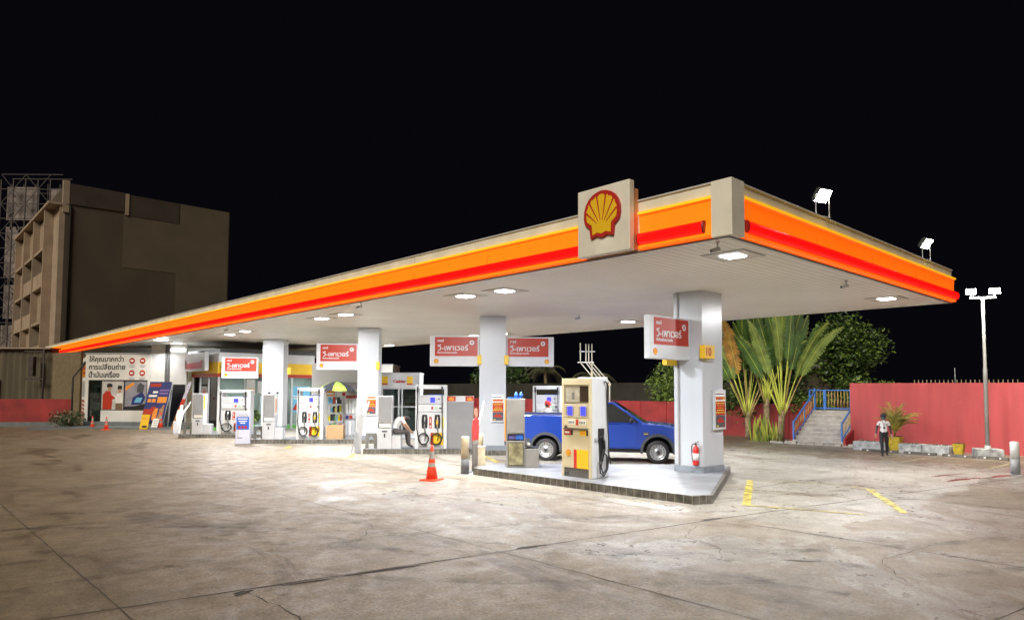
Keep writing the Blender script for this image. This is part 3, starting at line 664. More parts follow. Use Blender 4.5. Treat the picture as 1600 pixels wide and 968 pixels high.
# ------------------------------------------------------------------ white dispensers
def coil(mb, cx, y, cz, r, turns, tr, m=0):
    pts = []
    for i in range(int(turns*22)+1):
        t = 6.2832*i/22; rr = r*(1 + .06*math.sin(t*.37)) ; pts.append((cx+rr*math.cos(t+1.2)*.92, y - .012*math.sin(t*.5) - .022*(i/22), cz+rr*math.sin(t+1.2)))
    mb.tube(pts, tr, 6, m)
def dispenser(label, loc, rotz):
    d = thing('fuel_dispenser', label, 'fuel pump', loc, rotz, 'white fuel dispensers')
    W, D = .58, .28
    mb = MB()
    for s in (-1, 1): mb.prism([(s*.47, .0), (s*W, 0), (s*W, 2.365), (s*.47, 2.365)], -D, D, 'xz')
    mb.box(-.4695, -D, 2.21, .4695, D, 2.365); mb.build('frame', WHITE, d, .012)
    box('body', -.468, -D+.03, .10, .468, D-.03, 1.36, WHITE, d, .012)
    box('base_skirt', -.468, -D+.05, 0, .468, D-.05, .098, GREY, d)
    dp = box('display_panel', -.466, -D+.015, 1.645, .466, D-.015, 1.985, GREYL, d, .01)
    box('screen', -.035, -D+.009, 1.71, .135, -D+.0145, 1.90, SCREEN, dp)
    mb = MB(); mb.lathe([(.032,0),(.032,.012)], 14, (.28,-D+.0145,1.84), axis='y'); mb.build('button', DGREY, dp)
    pp = box('price_panel', -.466, -D+.005, 1.375, .466, D-.005, 1.63, WHITE, d, .01)
    mb = MB(); mb.box(.0,-D+.001,1.45,.075,-D+.0045,1.56,0); mb.box(.13,-D+.001,1.46,.24,-D+.0045,1.48,1); mb.box(.13,-D+.001,1.52,.24,-D+.0045,1.54,1); mb.box(.29,-D+.001,1.47,.38,-D+.0045,1.53,2)
    mb.build('price_marks', [SIGNRED, GREEN, DGREY], pp)
    fy = -D+.03
    fp = MB(); fp.box(-.45,fy-.004,.14,-.02,fy-.0005,.60,0); fp.box(-.018,fy-.004,.14,.095,fy-.0005,.60,1); fp.box(.097,fy-.004,.14,.45,fy-.0005,.60,2)
    fp.build('colour_panel', [WHITE, SIGNRED, YEL], d)
    for i, cx in enumerate((-.24, .23)):
        nb = MB(); nb.prism([(cx-.10,.76),(cx+.10,.76),(cx+.115,1.05),(cx+.09,1.26),(cx-.09,1.26),(cx-.115,1.05)], fy-.012, fy-.0005, 'xz')
        nb.build('nozzle_holder', BLACKP, d)
        n = MB(); n.tube([(cx,fy-.05,.74),(cx,fy-.055,.95),(cx+.01,fy-.07,1.06),(cx+.01,fy-.05,1.2)], [.022,.03,.028,.014], 8, 0)
        n.box(cx-.03,fy-.09,.92,cx+.035,fy-.02,1.08, 1); n.tube([(cx-.02,fy-.10,.85),(cx-.02,fy-.115,1.0)], .01, 6, 1)
        n.build('nozzle', [STEEL, YEL if i else DGREY], d)
        lb_ = MB(); lx = cx+.165; lb_.box(lx, fy-.004, .76, lx+.10, fy-.0005, 1.18, 0); lb_.box(lx+.03, fy-.006, .95, lx+.06, fy-.0042, 1.12, 1); lb_.box(lx+.02, fy-.006, .80, lx+.08, fy-.0042, .86, 1)
        lb_.build('grade_label', [SIGNRED if not i else YELB, WHITE if not i else LIME], d)
        hs = MB(); sx = -.515 if not i else .40
        hs.tube([(sx,-D-.012,2.29),(sx,-D-.03,2.05),(sx+(.01),-D-.035,1.4),(sx-.01 if not i else sx+.02,-D-.04,.8),(cx-.22 if not i else cx+.20,-D-.045,.42),(cx-.10 if not i else cx+.1,-D-.045,.16),(cx+.12 if not i else cx-.12,-D-.045,.15)], .019, 7)
        hs.tube([(sx,-D-.012,2.31),(sx,-D-.02,2.10)], .034, 8)
        coil(hs, cx-.03, -D-.03, .38, .20, 2.6, .017)
        hs.tube([(cx+.02,-D-.02,.30),(cx+.05,-D-.02,.55),(cx,fy-.05,.76)], .016, 7)
        hs.build('hose', BLACK, d)
    bx = MB(); bx.box(.30,-.15,1.986,.42,.05,2.03); bx.box(-.1,-.12,1.986,.28,.1,2.02); bx.build('folded_cloths', mat('blue_cloth', (.02,.10,.40), .8, var=.2, scale=20), d)
    return d
d2 = dispenser('white fuel dispenser beside the seated man', at(I2, 2.48, .32), TH)
d3 = dup(d2, 'white fuel dispenser standing in front of the open umbrella', at(I3, 2.52, .32), TH, scale=(.97,1,.95))
d4 = dup(d2, 'wide white fuel dispenser behind the blue notice totem', at(I4, 2.5, .32), TH, scale=(1.28,1,.9))
d5 = dup(d2, 'white fuel dispenser behind the bed of the blue pickup', (20.15, 19.62, .18), TH)

# ------------------------------------------------------------------ cream dispenser
p = thing('cream_fuel_dispenser', 'tall cream fuel dispenser with two blue screens and a white side', 'fuel pump', (13.32, 11.62, .18), R(-90))
W, D, Hh = .49, .34, 2.50
box('front_panel', -W+.075, -D+.004, .23, W-.075, -.30, 1.20, CREAM, p, .006)
mb = MB()
for s in (-1, 1): mb.box(s*W, -D, 0, s*(W-.07), -.281, Hh)
mb.box(-W+.0705, -D, 2.33, W-.0705, -.281, Hh); mb.build('front_frame', CREAM, p, .008)
box('cabinet', -W+.004, -.28, .0, W-.004, D, Hh-.004, WHITE, p, .012)
box('base_plate', -W+.072, -D+.02, 0, W-.072, -.281, .215, mat('base_grey', (.14,.13,.12), .5, var=.1), p)
mb = MB(); mb.box(-W+.10,-D-.012,.05,-W+.22,-D+.018,.13); mb.build('base_bolt_box', DGREY, p)
wb = box('header_window', -W+.073, -D+.03, 1.87, W-.073, -.281, 2.322, CREAMD, p)
mb = MB(); mb.box(-W+.09,-D+.020,1.90,.10,-D+.0295,2.30,0); mb.box(.115,-D+.020,1.90,W-.09,-D+.0295,2.30,1); mb.box(-.16,-D+.017,1.96,-.07,-D+.0197,2.14,2)
mb.build('header_pane', [mat('dusty_pane', (.40,.37,.29), .35, var=.2, scale=9), mat('brown_glass', (.045,.03,.022), .15, var=0), mat('label_grey', (.20,.20,.18), .6, var=.6, scale=60)], wb)
dp = box('display_panel', -W+.073, -D+.004, 1.50, W-.073, -.281, 1.845, CREAMD, p, .006)
for cx in (-.21, .24):
    s_ = box('screen', cx-.085, -D-.003, 1.56, cx+.085, -D+.0035, 1.79, SCREEN, dp)
    mb = MB()
    for k in range(5): mb.box(cx-.14,-D+.001,1.57+k*.045,cx-.10,-D+.0036,1.585+k*.045); mb.box(cx+.10,-D+.001,1.57+k*.045,cx+.13,-D+.0036,1.585+k*.045)
    mb.build('display_marks', DGREY, dp)
pp = box('price_panel', -W+.073, -D+.004, 1.24, W-.073, -.281, 1.488, CREAM, p, .006)
mb = MB(); mb.box(-.26,-D,1.33,-.04,-D+.0035,1.44,0); mb.box(.11,-D,1.33,.33,-D+.0035,1.44,0); mb.box(0,-D,1.31,.075,-D+.0035,1.46,1)
for k in range(4): mb.box(-.25+k*.05,-D-.002,1.35,-.22+k*.05,-D-.0003,1.42,2); mb.box(.12+k*.05,-D-.002,1.35,.15+k*.05,-D-.0003,1.42,2)
mb.build('price_marks', [PAPER, SIGNRED, DGREY], pp)
mb = MB(); mb.box(-W+.08,-D-.05,1.205,W-.09,-D+.003,1.225); mb.box(-.36,-D-.045,1.226,-.30,-D,1.30); mb.build('tray', mat('brown_tray', (.10,.07,.05), .5, var=0), p)
mb = MB(); mb.box(-.40,-D-.004,1.06,-.17,-D+.0035,1.19,0); mb.box(-.165,-D-.004,1.06,-.11,-D+.0035,1.19,1); mb.box(-.37,-D-.007,1.10,-.22,-D-.0042,1.15,2); mb.build('red_grade_badge', [SIGNRED, BLACKP, PAPER], p)
mb = MB(); mb.box(.12,-D-.004,1.06,.34,-D+.0035,1.19,0); mb.box(.345,-D-.004,1.06,.40,-D+.0035,1.19,1); mb.box(.16,-D-.007,1.10,.30,-D-.0042,1.15,2); mb.build('yellow_grade_badge', [YEL, BLACKP, ORG], p)
mb = MB(); mb.box(-.075,-D-.002,.232,.025,-D+.0035,.70,0); mb.box(.027,-D-.002,.232,W-.077,-D+.0035,.70,1); mb.build('colour_panel', [RED, YEL], p)
scallop(p, -.26, -D+.0035, .60, .17)
sx = W-.004
mb = MB(); mb.box(sx+.001,-.06,.98,sx+.05,.14,1.24); mb.prism([(-.02,.42),(.12,.42),(.14,.98),(-.05,.98)], sx+.001, sx+.04, 'yz'); mb.build('nozzle_holder', BLACKP, p, .01)
mb = MB(); mb.box(sx+.001,-.20,.94,sx+.06,-.12,1.0,0); mb.tube([(sx+.08,-.10,1.0),(sx+.10,.0,1.05),(sx+.09,.08,.90),(sx+.085,.11,.68)], [.014,.03,.034,.02], 8, 1); mb.tube([(sx+.13,-.02,.98),(sx+.14,.06,.84)], .012, 6, 1)
mb.build('nozzle', [GREY, BLACKP], p)
mb = MB(); mb.tube([(sx+.02,.15,2.40),(sx+.06,.17,2.42),(sx+.075,.22,2.36),(sx+.05,.24,2.1),(sx+.06,.26,1.3),(sx+.10,.26,.7),(sx+.11,.18,.22),(sx+.11,.04,.06),(sx+.11,-.10,.14),(sx+.11,-.12,.40),(sx+.11,.02,.66),(sx+.11,.16,.55),(sx+.11,.14,.22),(sx+.11,0,.12),(sx+.11,-.07,.30),(sx+.10,.05,.60),(sx+.085,.11,.70)], .019, 8)
mb.tube([(sx+.12,.18,.70),(sx+.13,.25,.48),(sx+.12,.30,.34)], .014, 7); mb.build('hose', BLACK, p)
mb = MB(); mb.tube([(-W-.01,-.05,.9),(-W-.06,-.08,.55),(-W-.10,-.08,.25),(-W-.05,-.05,.14),(-W-.005,-.02,.3)], .02, 7); mb.build('hose', BLACK, p)
mb = MB(); mb.box(-W+.0,.28,Hh+.001,W,.33,Hh+.04); mb.build('rear_ridge', WHITE, p)

# ------------------------------------------------------------------ tall grey service cabinets
def cabinet(label, loc, rotz, met, group='tall grey service cabinets'):
    c = thing('service_cabinet', label, 'cabinet', loc, rotz, group)
    MM = [met]
    mb = MB(); mb.prism([(-.26,0),(.26,0),(.26,.76),(-.26,.76)], -.24, .24, 'xz'); mb.build('lower_case', met, c, .008)
    box('upper_case', -.26, -.24, .955, .26, .24, 1.95, met, c, .008)
    mb = MB(); mb.box(-.26,-.02,.7605,.26,.24,.9545,0); mb.box(-.26,-.24,.7605,-.235,-.021,.9545,0); mb.box(.235,-.24,.7605,.26,-.021,.9545,0); mb.build('recess', [met], c)
    d = box('upper_door', -.225, -.252, .99, .245, -.2405, 1.92, mat('door_grey', (.27,.275,.285), .42, var=.05) if met is not STEELC else met, c, .004)
    mb = MB(); mb.lathe([(.012,0),(.012,.012)], 10, (.19,-.252,1.50), axis='y'); mb.build('knob', DGREY, d)
    return c
STEELC = mat('brushed_cabinet_steel', (.36, .345, .32), .34, .35, var=.10, scale=2)
cabA = cabinet('grey service cabinet with a low box the seated man sits on', at(I2, .77, .27), TH, GREYL)
box('paper_sheet', -.20, -.20, .79, .22, -.19, .94, PAPER, cabA); mb = MB(); mb.box(-.09,-.2445,.62,.10,-.2402,.67); mb.box(-.02,-.2445,.42,.03,-.2402,.56); mb.build('slot', BLACKP, cabA)
box('side_box', .2605, -.20, 0, .60, .20, .49, GREYL, cabA, .01)
cabB = dup(cabA, 'grey service cabinet with squeegee handles, beside the gap next to the farthest column', at(I3, .75, .27), TH)
cabC = dup(cabA, 'farthest grey service cabinet, in front of the glass corner of the shop', at(I4, .77, .27), TH)
mb = MB(); mb.tube([(-.05,-.1,1.951),(-.05,-.1,2.0),(.22,-.12,1.985),(.34,-.16,2.0)], .012, 6); mb.box(-.09,-.14,1.99,0,-.06,2.05); mb.box(.31,-.20,1.97,.38,-.12,2.06); mb.build('squeegee', BLACKP, cabB)
mb = MB(); mb.box(.262,-.22,1.05,.268,.0,1.90,0); mb.box(.2683,-.20,1.15,.271,-.1,1.80,1); mb.box(.2683,-.08,1.2,.271,-.02,1.75,2); mb.build('side_sticker', [PAPER, ORG, SIGNRED], cabB)
mb = MB(); mb.box(.262,-.22,1.2,.268,-.06,1.85); mb.build('side_sticker', YEL, cabC)
c1 = cabinet('brownish steel service cabinet with blue cloths, beside the cream dispenser', (13.4, 14.32, .18), TH, STEELC)
mb = MB(); mb.box(-.215,-.262,.06,.215,-.2405,.72,0); mb.box(-.20,-.27,.08,.20,-.2622,.70,1); mb.build('lower_door', [BLACKP, mat('worn_yellow_steel', (.36,.32,.18), .4, .2, var=.35, scale=7)], c1)
mb = MB(); mb.box(-.21,-.22,.79,.02,-.02,.91,0); mb.box(.0,-.225,.785,.22,-.05,.93,1); mb.build('cloths', [mat('violet_cloth', (.12,.10,.30), .8, var=.2, scale=20), mat('bright_blue_cloth', (.03,.16,.65), .7, var=.3, scale=20)], c1, .03)
box('side_box', .2605, -.20, 0, .66, .22, .53, STEELC, c1, .01)
mb = MB(); mb.box(.28,-.15,.531,.64,.18,.57,0); mb.sphere((.36,-.02,.64), .07, 8, 1); mb.build('bowl_and_cloth', [BLACKP, PAPER], c1)
mb = MB(); mb.box(-.22,-.15,1.951,.16,.15,1.99); mb.build('rack_tray', mat('blue_tray', (.02,.10,.42), .5, var=0), c1)
for k, x in enumerate((.02, .16)):
    bt = MB(); bt.lathe([(.05,0),(.055,.03),(.055,.09),(.02,.12),(.02,.15)], 12, (x,-.05,1.991)); tag(bt.build('spray_bottle', mat('blue_plastic', (.03,.12,.55), .35, var=0)), '%s small blue bottle on top of the brownish steel cabinet' % ('first' if not k else 'second, right hand'), 'bottle', 'blue bottles on the cabinet').location = (0,0,0)
for o in [x for x in C.objects if x.name.startswith('spray_bottle')]:
    o.location = (13.4, 14.32, .18); o.rotation_euler.z = TH
mb = MB(); mb.prism([(-.31,.75),(-.28,.75),(-.28,1.92),(-.31,1.92)], -.2, .15, 'xz'); mb.build('side_poster', ORG, c1)
# hoop guards
def hoop(label, loc, rotz):
    n = 12; inner = [(-.10,0),(-.095,.30)] + [(.095*math.cos(math.pi-math.pi*k/n), .30+.13*math.sin(math.pi*k/n)) for k in range(1,n)] + [(.095,.30),(.10,0)]
    poly = [(-.215,0)] + inner + [(.215,0),(.20,.56),(-.20,.56)]
    mb = MB(); mb.prism(poly, -.03, .03, 'xz'); o = mb.build('arched_guard', mat('guard_grey', (.17,.17,.16), .6, var=.15, scale=8), None, .006)
    o.location = loc; o.rotation_euler.z = rotz
    return tag(o, label, 'guard', 'arched grey guards beside the cabinets')
hoop('arched grey guard between the white standee and the seated man\'s cabinet', at(I2,.24,.35), TH); hoop('arched grey guard beside the blue notice totem', at(I3,.24,.35), TH); hoop('arched grey guard beside the farthest white standee', at(I4,.2,.35), TH)

# big flat grey cabinet with promotion header
g_ = thing('equipment_cabinet', 'wide plain grey cabinet with two food pictures along its top', 'cabinet', at(I2, 3.55, .42), TH)
box('case', -.50, -.22, 0, .50, .22, 1.74, mat('plain_grey', (.26,.26,.27), .5, var=.05), g_, .006)
mb = MB(); mb.box(-.51,-.225,1.742,.51,.225,1.95,0); mb.box(-.505,-.23,1.76,-.17,-.2253,1.94,1); mb.box(.19,-.23,1.76,.505,-.2253,1.94,1)
mb.prism([(-.42,1.79),(-.25,1.79),(-.22,1.85),(-.34,1.91),(-.45,1.86)], -.233, -.2303, 'xz', 2); mb.prism([(.27,1.79),(.44,1.79),(.46,1.85),(.36,1.91),(.24,1.86)], -.233, -.2303, 'xz', 2)
mb.build('picture_header', [WHITE, SIGNRED, ORG], g_)
st = MB()
for k in range(4): st.box(-.56,-.1,.15+k*.38,-.505,.12,.48+k*.38)
st.build('oil_box_stack', mat('gold_box', (.30,.21,.04), .5, var=.3, scale=8), g_)

# ------------------------------------------------------------------ bollards, cones
def bollard(label, loc, h, r, top, low, frac, group):
    b_ = thing('bollard', label, 'bollard', loc, 0, group)
    mb = MB(); mb.lathe([(r,frac*h),(r,h-.04),(r*.9,h-.01),(r*.5,h)], 24); mb.build('post', top, b_)
    mb = MB(); mb.lathe([(r+.004,0.012),(r+.004,frac*h)], 24); mb.build('painted_foot', low, b_)
    mb = MB(); mb.box(-r*1.5,-r*1.5,0,r*1.5,r*1.5,.011); mb.build('base_plate', GREY, b_)
    return b_
bollard('cream bollard with a dark grey foot standing left of the island kerb', (12.2, 15.12, 0), 1.06, .115, BOLW, mat('foot_grey', (.10,.105,.11), .5, var=.15), .40, 'cream bollards')
bollard('pale bollard half hidden behind the folded red and white standee', (13.25, 15.72, 0), 1.08, .105, BOLW, BOLW, .40, 'cream bollards')
bollard('white bollard with a grey foot beside the car park', (24.05, 4.62, 0), .95, .115, WHITE, mat('foot_grey2', (.22,.23,.24), .5, var=.15), .48, 'cream bollards')
sb = thing('low_post_box', 'short pale grey box post beside the island end', 'box', (13.0, 15.35, 0), TH)
box('case', -.11, -.09, 0, .11, .09, .70, BOLW, sb, .01); box('lid', -.12, -.10, .702, .12, .10, .73, GREYL, sb)

def cone(label, loc, h, rotz=.4):
    c = thing('traffic_cone', label, 'traffic cone', loc, rotz, 'orange traffic cones'); s = h/.9
    q = .245*s
    mb = MB(); mb.hexa([(-q,-q,0),(q,-q,0),(q,q,0),(-q,q,0),(-q*.88,-q*.88,.045*s),(q*.88,-q*.88,.045*s),(q*.88,q*.88,.045*s),(-q*.88,q*.88,.045*s)]); mb.build('base', CONEO, c, .008)
    def r(z): return (.158 - .128*z/.9)*s
    zs = [.046,.36,.46,.56,.76,.83,.9]; mt = [0,1,0,1,0,0]
    prof = [(r(z), z*s) for z in zs]; mb = MB(); mb.lathe(prof, 24, mats=mt); mb.sphere((0,0,.885*s), .034*s, 8, 0, (1,1,.8)); mb.build('cone_body', [CONEO, REFL], c)
    return c
k1 = cone('large orange traffic cone with grey bands standing alone on the concrete', (10.71, 14.66, 0), .90)
cone('small orange cone at the outer end of the oil change shop pavement', (9.14, 46.05, 0), .72); cone('small orange cone in front of the oil change shop window', (9.46, 44.18, 0), .74); cone('orange cone at the foot of the leaning promotion board', (11.95, 42.9, 0), .95)

# ------------------------------------------------------------------ fire extinguisher
fe = thing('fire_extinguisher', 'red fire extinguisher on the wide column', 'fire extinguisher', (16.195, 10.12, .50), R(-90))
mb = MB(); mb.lathe([(.02,-.12),(.075,-.115),(.08,-.08),(.08,.30),(.065,.36),(.03,.39),(.025,.42)], 20, (0,-.09,0)); mb.build('cylinder', RED, fe)
mb = MB(); mb.lathe([(.0815,.02),(.0815,.20)], 20, (0,-.09,0)); mb.build('label', PAPER, fe)
mb = MB(); mb.tube([(0,-.09,.42),(0,-.09,.47)], .025, 8); mb.bar((-.02,-.09,.47),(.10,-.09,.52), .03, .015); mb.bar((-.02,-.09,.46),(.09,-.09,.46), .03, .012); mb.build('valve', BLACKP, fe)
mb = MB(); mb.tube([(-.02,-.09,.45),(-.09,-.09,.45),(-.125,-.09,.38),(-.12,-.09,.20),(-.10,-.09,.05),(-.09,-.08,-.06)], .013, 7); mb.build('hose', BLACK, fe)
mb = MB(); mb.box(-.06,-.012,-.10,.06,-.0,.36); mb.build('wall_bracket', GREY, fe)

# ------------------------------------------------------------------ blue pickup
tk = thing('pickup_truck', 'blue single cab pickup truck parked beside the cream dispenser', 'pickup truck', (16.46, 16.10, 0), R(-55.3)); tk.scale = (1.128,)*3
# local: x forward (rear axle 0), y left, near side is -y ; origin on the near wheel's outer face
WD = 1.80; yc = WD/2 - .0
def arch(cx, r, z0, n=12, a0=180, a1=0): return [(cx + r*math.cos(R(a0+(a1-a0)*k/n)), .36 + r*math.sin(R(a0+(a1-a0)*k/n))) for k in range(n+1)]
rA = .43
def ySide(y0, y1): return (y0, y1)
front = [(1.02,.40),(2.78,.40)] + [(x,z) for x,z in arch(3.27,rA,.36) if z > .39] + [(3.76,.40),(4.06,.42),(4.12,.60),(4.12,.82),(4.07,.98),(3.9,1.055),(3.4,1.115),(2.98,1.15),(2.0,1.12),(1.02,1.12)]
mb = MB(); mb.prism([(x,z) for x,z in front], .02, WD-.02, 'xz'); body = mb.build('body', TRUCKB, tk, .045, seg=3)
bedp = [(-1.12,.50),(-.46,.44)] + [(x,z) for x,z in arch(0,rA,.36) if z > .43] + [(.46,.42),(.98,.42),(.98,1.35),(-1.12,1.37)]
mb = MB(); mb.prism(bedp, .02, .10, 'xz'); mb.prism(bedp, WD-.10, WD-.02, 'xz'); mb.box(-1.12,.101,.75,.98,WD-.101,.83); mb.box(.93,.101,.831,.98,WD-.101,1.34)
mb.build('cargo_bed', TRUCKB, tk, .02)
box('tailgate', -1.15, .11, .84, -1.08, WD-.11, 1.36, TRUCKB, tk, .015)
mb = MB(); mb.box(-1.10,.015,1.352,.97,.105,1.385); mb.box(-1.10,WD-.105,1.352,.97,WD-.015,1.385); mb.build('bed_rail_cap', CLAD, tk, .01)
# cabin
cabv = [(1.04,.08,1.118),(2.96,.08,1.118),(2.96,WD-.08,1.118),(1.04,WD-.08,1.118),(1.10,.27,1.76),(1.98,.27,1.76),(1.98,WD-.27,1.76),(1.10,WD-.27,1.76)]
mb = MB(); mb.hexa(cabv); cabn = mb.build('cabin', TRUCKB, tk, .05, seg=3)
def lerp3(a, b_, t): return tuple(a[i]+(b_[i]-a[i])*t for i in range(3))
def quad_on(a, b_, c, d, off, u0, u1, v0, v1, name, m, par):  # a,b bottom edge, d,c top edge
    a, b_, c, d = map(Vector, (a, b_, c, d)); n = (b_-a).cross(d-a).normalized()
    def P(u, v): return (a.lerp(b_, u)).lerp(d.lerp(c, u), v)
    q = [P(u0[0], v0), P(u1[0], v0), P(u1[1], v1), P(u0[1], v1)]
    mb = MB(); mb.hexa([p_+n*.001 for p_ in q] + [p_+n*off for p_ in q]); return mb.build(name, m, par)
quad_on(cabv[0],cabv[1],cabv[5],cabv[4],.006,(.30,.12),(.93,.90),.08,.90,'side_window',TGLASS,cabn)
quad_on(cabv[0],cabv[1],cabv[5],cabv[4],.006,(.05,.03),(.27,.09),.10,.88,'quarter_window',TGLASS,cabn)
quad_on(cabv[2],cabv[3],cabv[7],cabv[6],.006,(.07,.10),(.70,.88),.08,.90,'side_window',TGLASS,cabn)
quad_on(cabv[1],cabv[2],cabv[6],cabv[5],.006,(.05,.06),(.95,.94),.06,.92,'windscreen',TGLASS,cabn)
quad_on(cabv[3],cabv[0],cabv[4],cabv[7],.006,(.10,.12),(.90,.88),.15,.85,'rear_window',TGLASS,cabn)
# doors, trim
mb = MB(); dy = .0175
mb.prism([(1.32,.46),(2.66,.46),(2.70,.62),(2.72,1.09),(1.30,1.09)], .006, .0195, 'xz'); door = mb.build('door', TRUCKB, tk, .006)
mb = MB(); mb.box(1.42,-.012,.93,1.58,.004,.965); mb.build('handle', CHROME, door, .008)
mb = MB(); mb.box(2.86,-.004,.80,3.02,.0195,.90,0); mb.box(2.88,-.008,.83,3.0,-.0042,.87,1); mb.build('fender_vent', [BLACKP, CHROME], body)
mir = MB(); mir.tube([(2.52,.06,1.15),(2.52,-.06,1.19)], .02, 6); mir.sphere((2.52,-.13,1.24), .11, 8, 0, (.45,.9,.85)); mir.build('mirror', BLACKP, tk)
mir = MB(); mir.tube([(2.52,WD-.06,1.15),(2.52,WD+.06,1.19)], .02, 6); mir.sphere((2.52,WD+.13,1.24), .11, 8, 0, (.45,.9,.85)); mir.build('mirror', BLACKP, tk)
def flare(cx, name):
    n = 16; ro, ri = rA+.065, rA-.012
    for y0, y1 in ((-.028,.0195),(WD-.0195,WD+.028)):
        mb = MB(); po = [(cx+ro*math.cos(R(190-200*k/n)), .36+ro*math.sin(R(190-200*k/n))) for k in range(n+1)]; pi_ = [(cx+ri*math.cos(R(190-200*k/n)), .36+ri*math.sin(R(190-200*k/n))) for k in range(n+1)]
        vs = [(x,y,z) for y in (y0,y1) for ring in (po,pi_) for x,z in ring]; q = n+1; fs = []
        for i in range(n): fs += [(i,i+1,q+i+1,q+i),(2*q+i,3*q+i,3*q+i+1,2*q+i+1),(i,2*q+i,2*q+i+1,i+1),(q+i,q+i+1,3*q+i+1,3*q+i)]
        fs += [(0,q,3*q,2*q),(n,2*q+n,3*q+n,q+n)]
        mb.add(vs, fs); mb.build(name, CLAD, tk)
flare(0, 'wheel_arch_flare'); flare(3.27, 'wheel_arch_flare')
mb = MB(); mb.box(-1.13,.0,.44,-.47,.0195,.66); mb.build('lower_bed_trim', CLAD, tk, .006)
mb = MB(); mb.box(.5,.10,.30,2.75,.22,.42); mb.box(.5,WD-.22,.30,2.75,WD-.10,.42); mb.box(-.9,.35,.28,3.9,.55,.44); mb.box(-.9,WD-.55,.28,3.9,WD-.35,.44); mb.build('chassis', BLACKP, tk)
mb = MB(); mb.box(-1.30,.12,.42,-1.155,WD-.12,.60); mb.build('rear_bumper', CLAD, tk, .03)
mb = MB(); mb.box(4.0,.05,.36,4.17,WD-.05,.58); mb.build('front_bumper', CLAD, tk, .05)
mb = MB(); mb.box(4.08,.42,.66,4.128,WD-.42,.96); mb.build('grille', BLACKP, tk, .02)
for y0, y1 in ((.03,.38),(WD-.38,WD-.03)):
    box('headlight', 3.98, y0, .74, 4.126, y1, .95, LAMPCLR, tk, .03)
for y0, y1 in ((.03,.11),(WD-.11,WD-.03)): box('tail_light', -1.165, y0, .84, -1.10, y1, 1.24, mat('tail_red', (.35,.01,.01), .2, var=0), tk, .015)
mb = MB(); mb.tube([(2.93,.16,1.14),(2.86,.14,1.46)], [.006,.004], 6); mb.build('antenna', BLACKP, tk)
mb = MB(); mb.tube([(2.95,.12,1.145),(2.9,.12,1.15)], .012, 6); mb.build('washer_jet', BLACKP, tk)
def wheel(cx, near):
    y0 = .02 if near else WD-.02; s_ = 1 if near else -1
    w_ = MB(); prof = [(.23,.0),(.30,-.005),(.325,.02),(.333,.05),(.333,.17),(.325,.20),(.30,.215),(.23,.21)]
    w_.lathe([(r, z*s_) for r, z in prof], 36, (cx,y0,.333), axis='y', cap=False); t_ = w_.build('wheel', TYRE, tk)
    rm = MB(); rm.lathe([(.232,.004*s_),(.225,.025*s_),(.205,.03*s_)], 36, (cx,y0,.333), axis='y', cap=False)
    rm.lathe([(.205,.03*s_),(.155,.018*s_),(.14,.045*s_),(.085,.04*s_),(.075,.015*s_),(.0005,.012*s_)], 36, (cx,y0,.333), axis='y', cap=False); rm.build('rim', RIM, t_)
    hl = MB()
    for k in range(14):
        a = 6.2832*k/14; hl.lathe([(.017,.020*s_),(.0005,.0195*s_)], 8, (cx+.182*math.cos(a), y0-.001*s_, .333+.182*math.sin(a)), axis='y')
    hl.build('rim_slots', BLACKP, t_)
    hb = MB(); hb.lathe([(.055,.012*s_),(.05,-.012*s_),(.0005,-.015*s_)], 16, (cx,y0,.333), axis='y'); hb.build('hub_cap', DGREY, t_)
for cx in (0, 3.27):
    for nr in (True, False): wheel(cx, nr)
mb = MB(); mb.box(-.42,.24,.34,.42,WD-.24,.80); mb.box(2.85,.24,.34,3.69,WD-.24,.80); mb.build('wheel_well', mat('well_black', (.004,.004,.004), .9, var=0), tk)
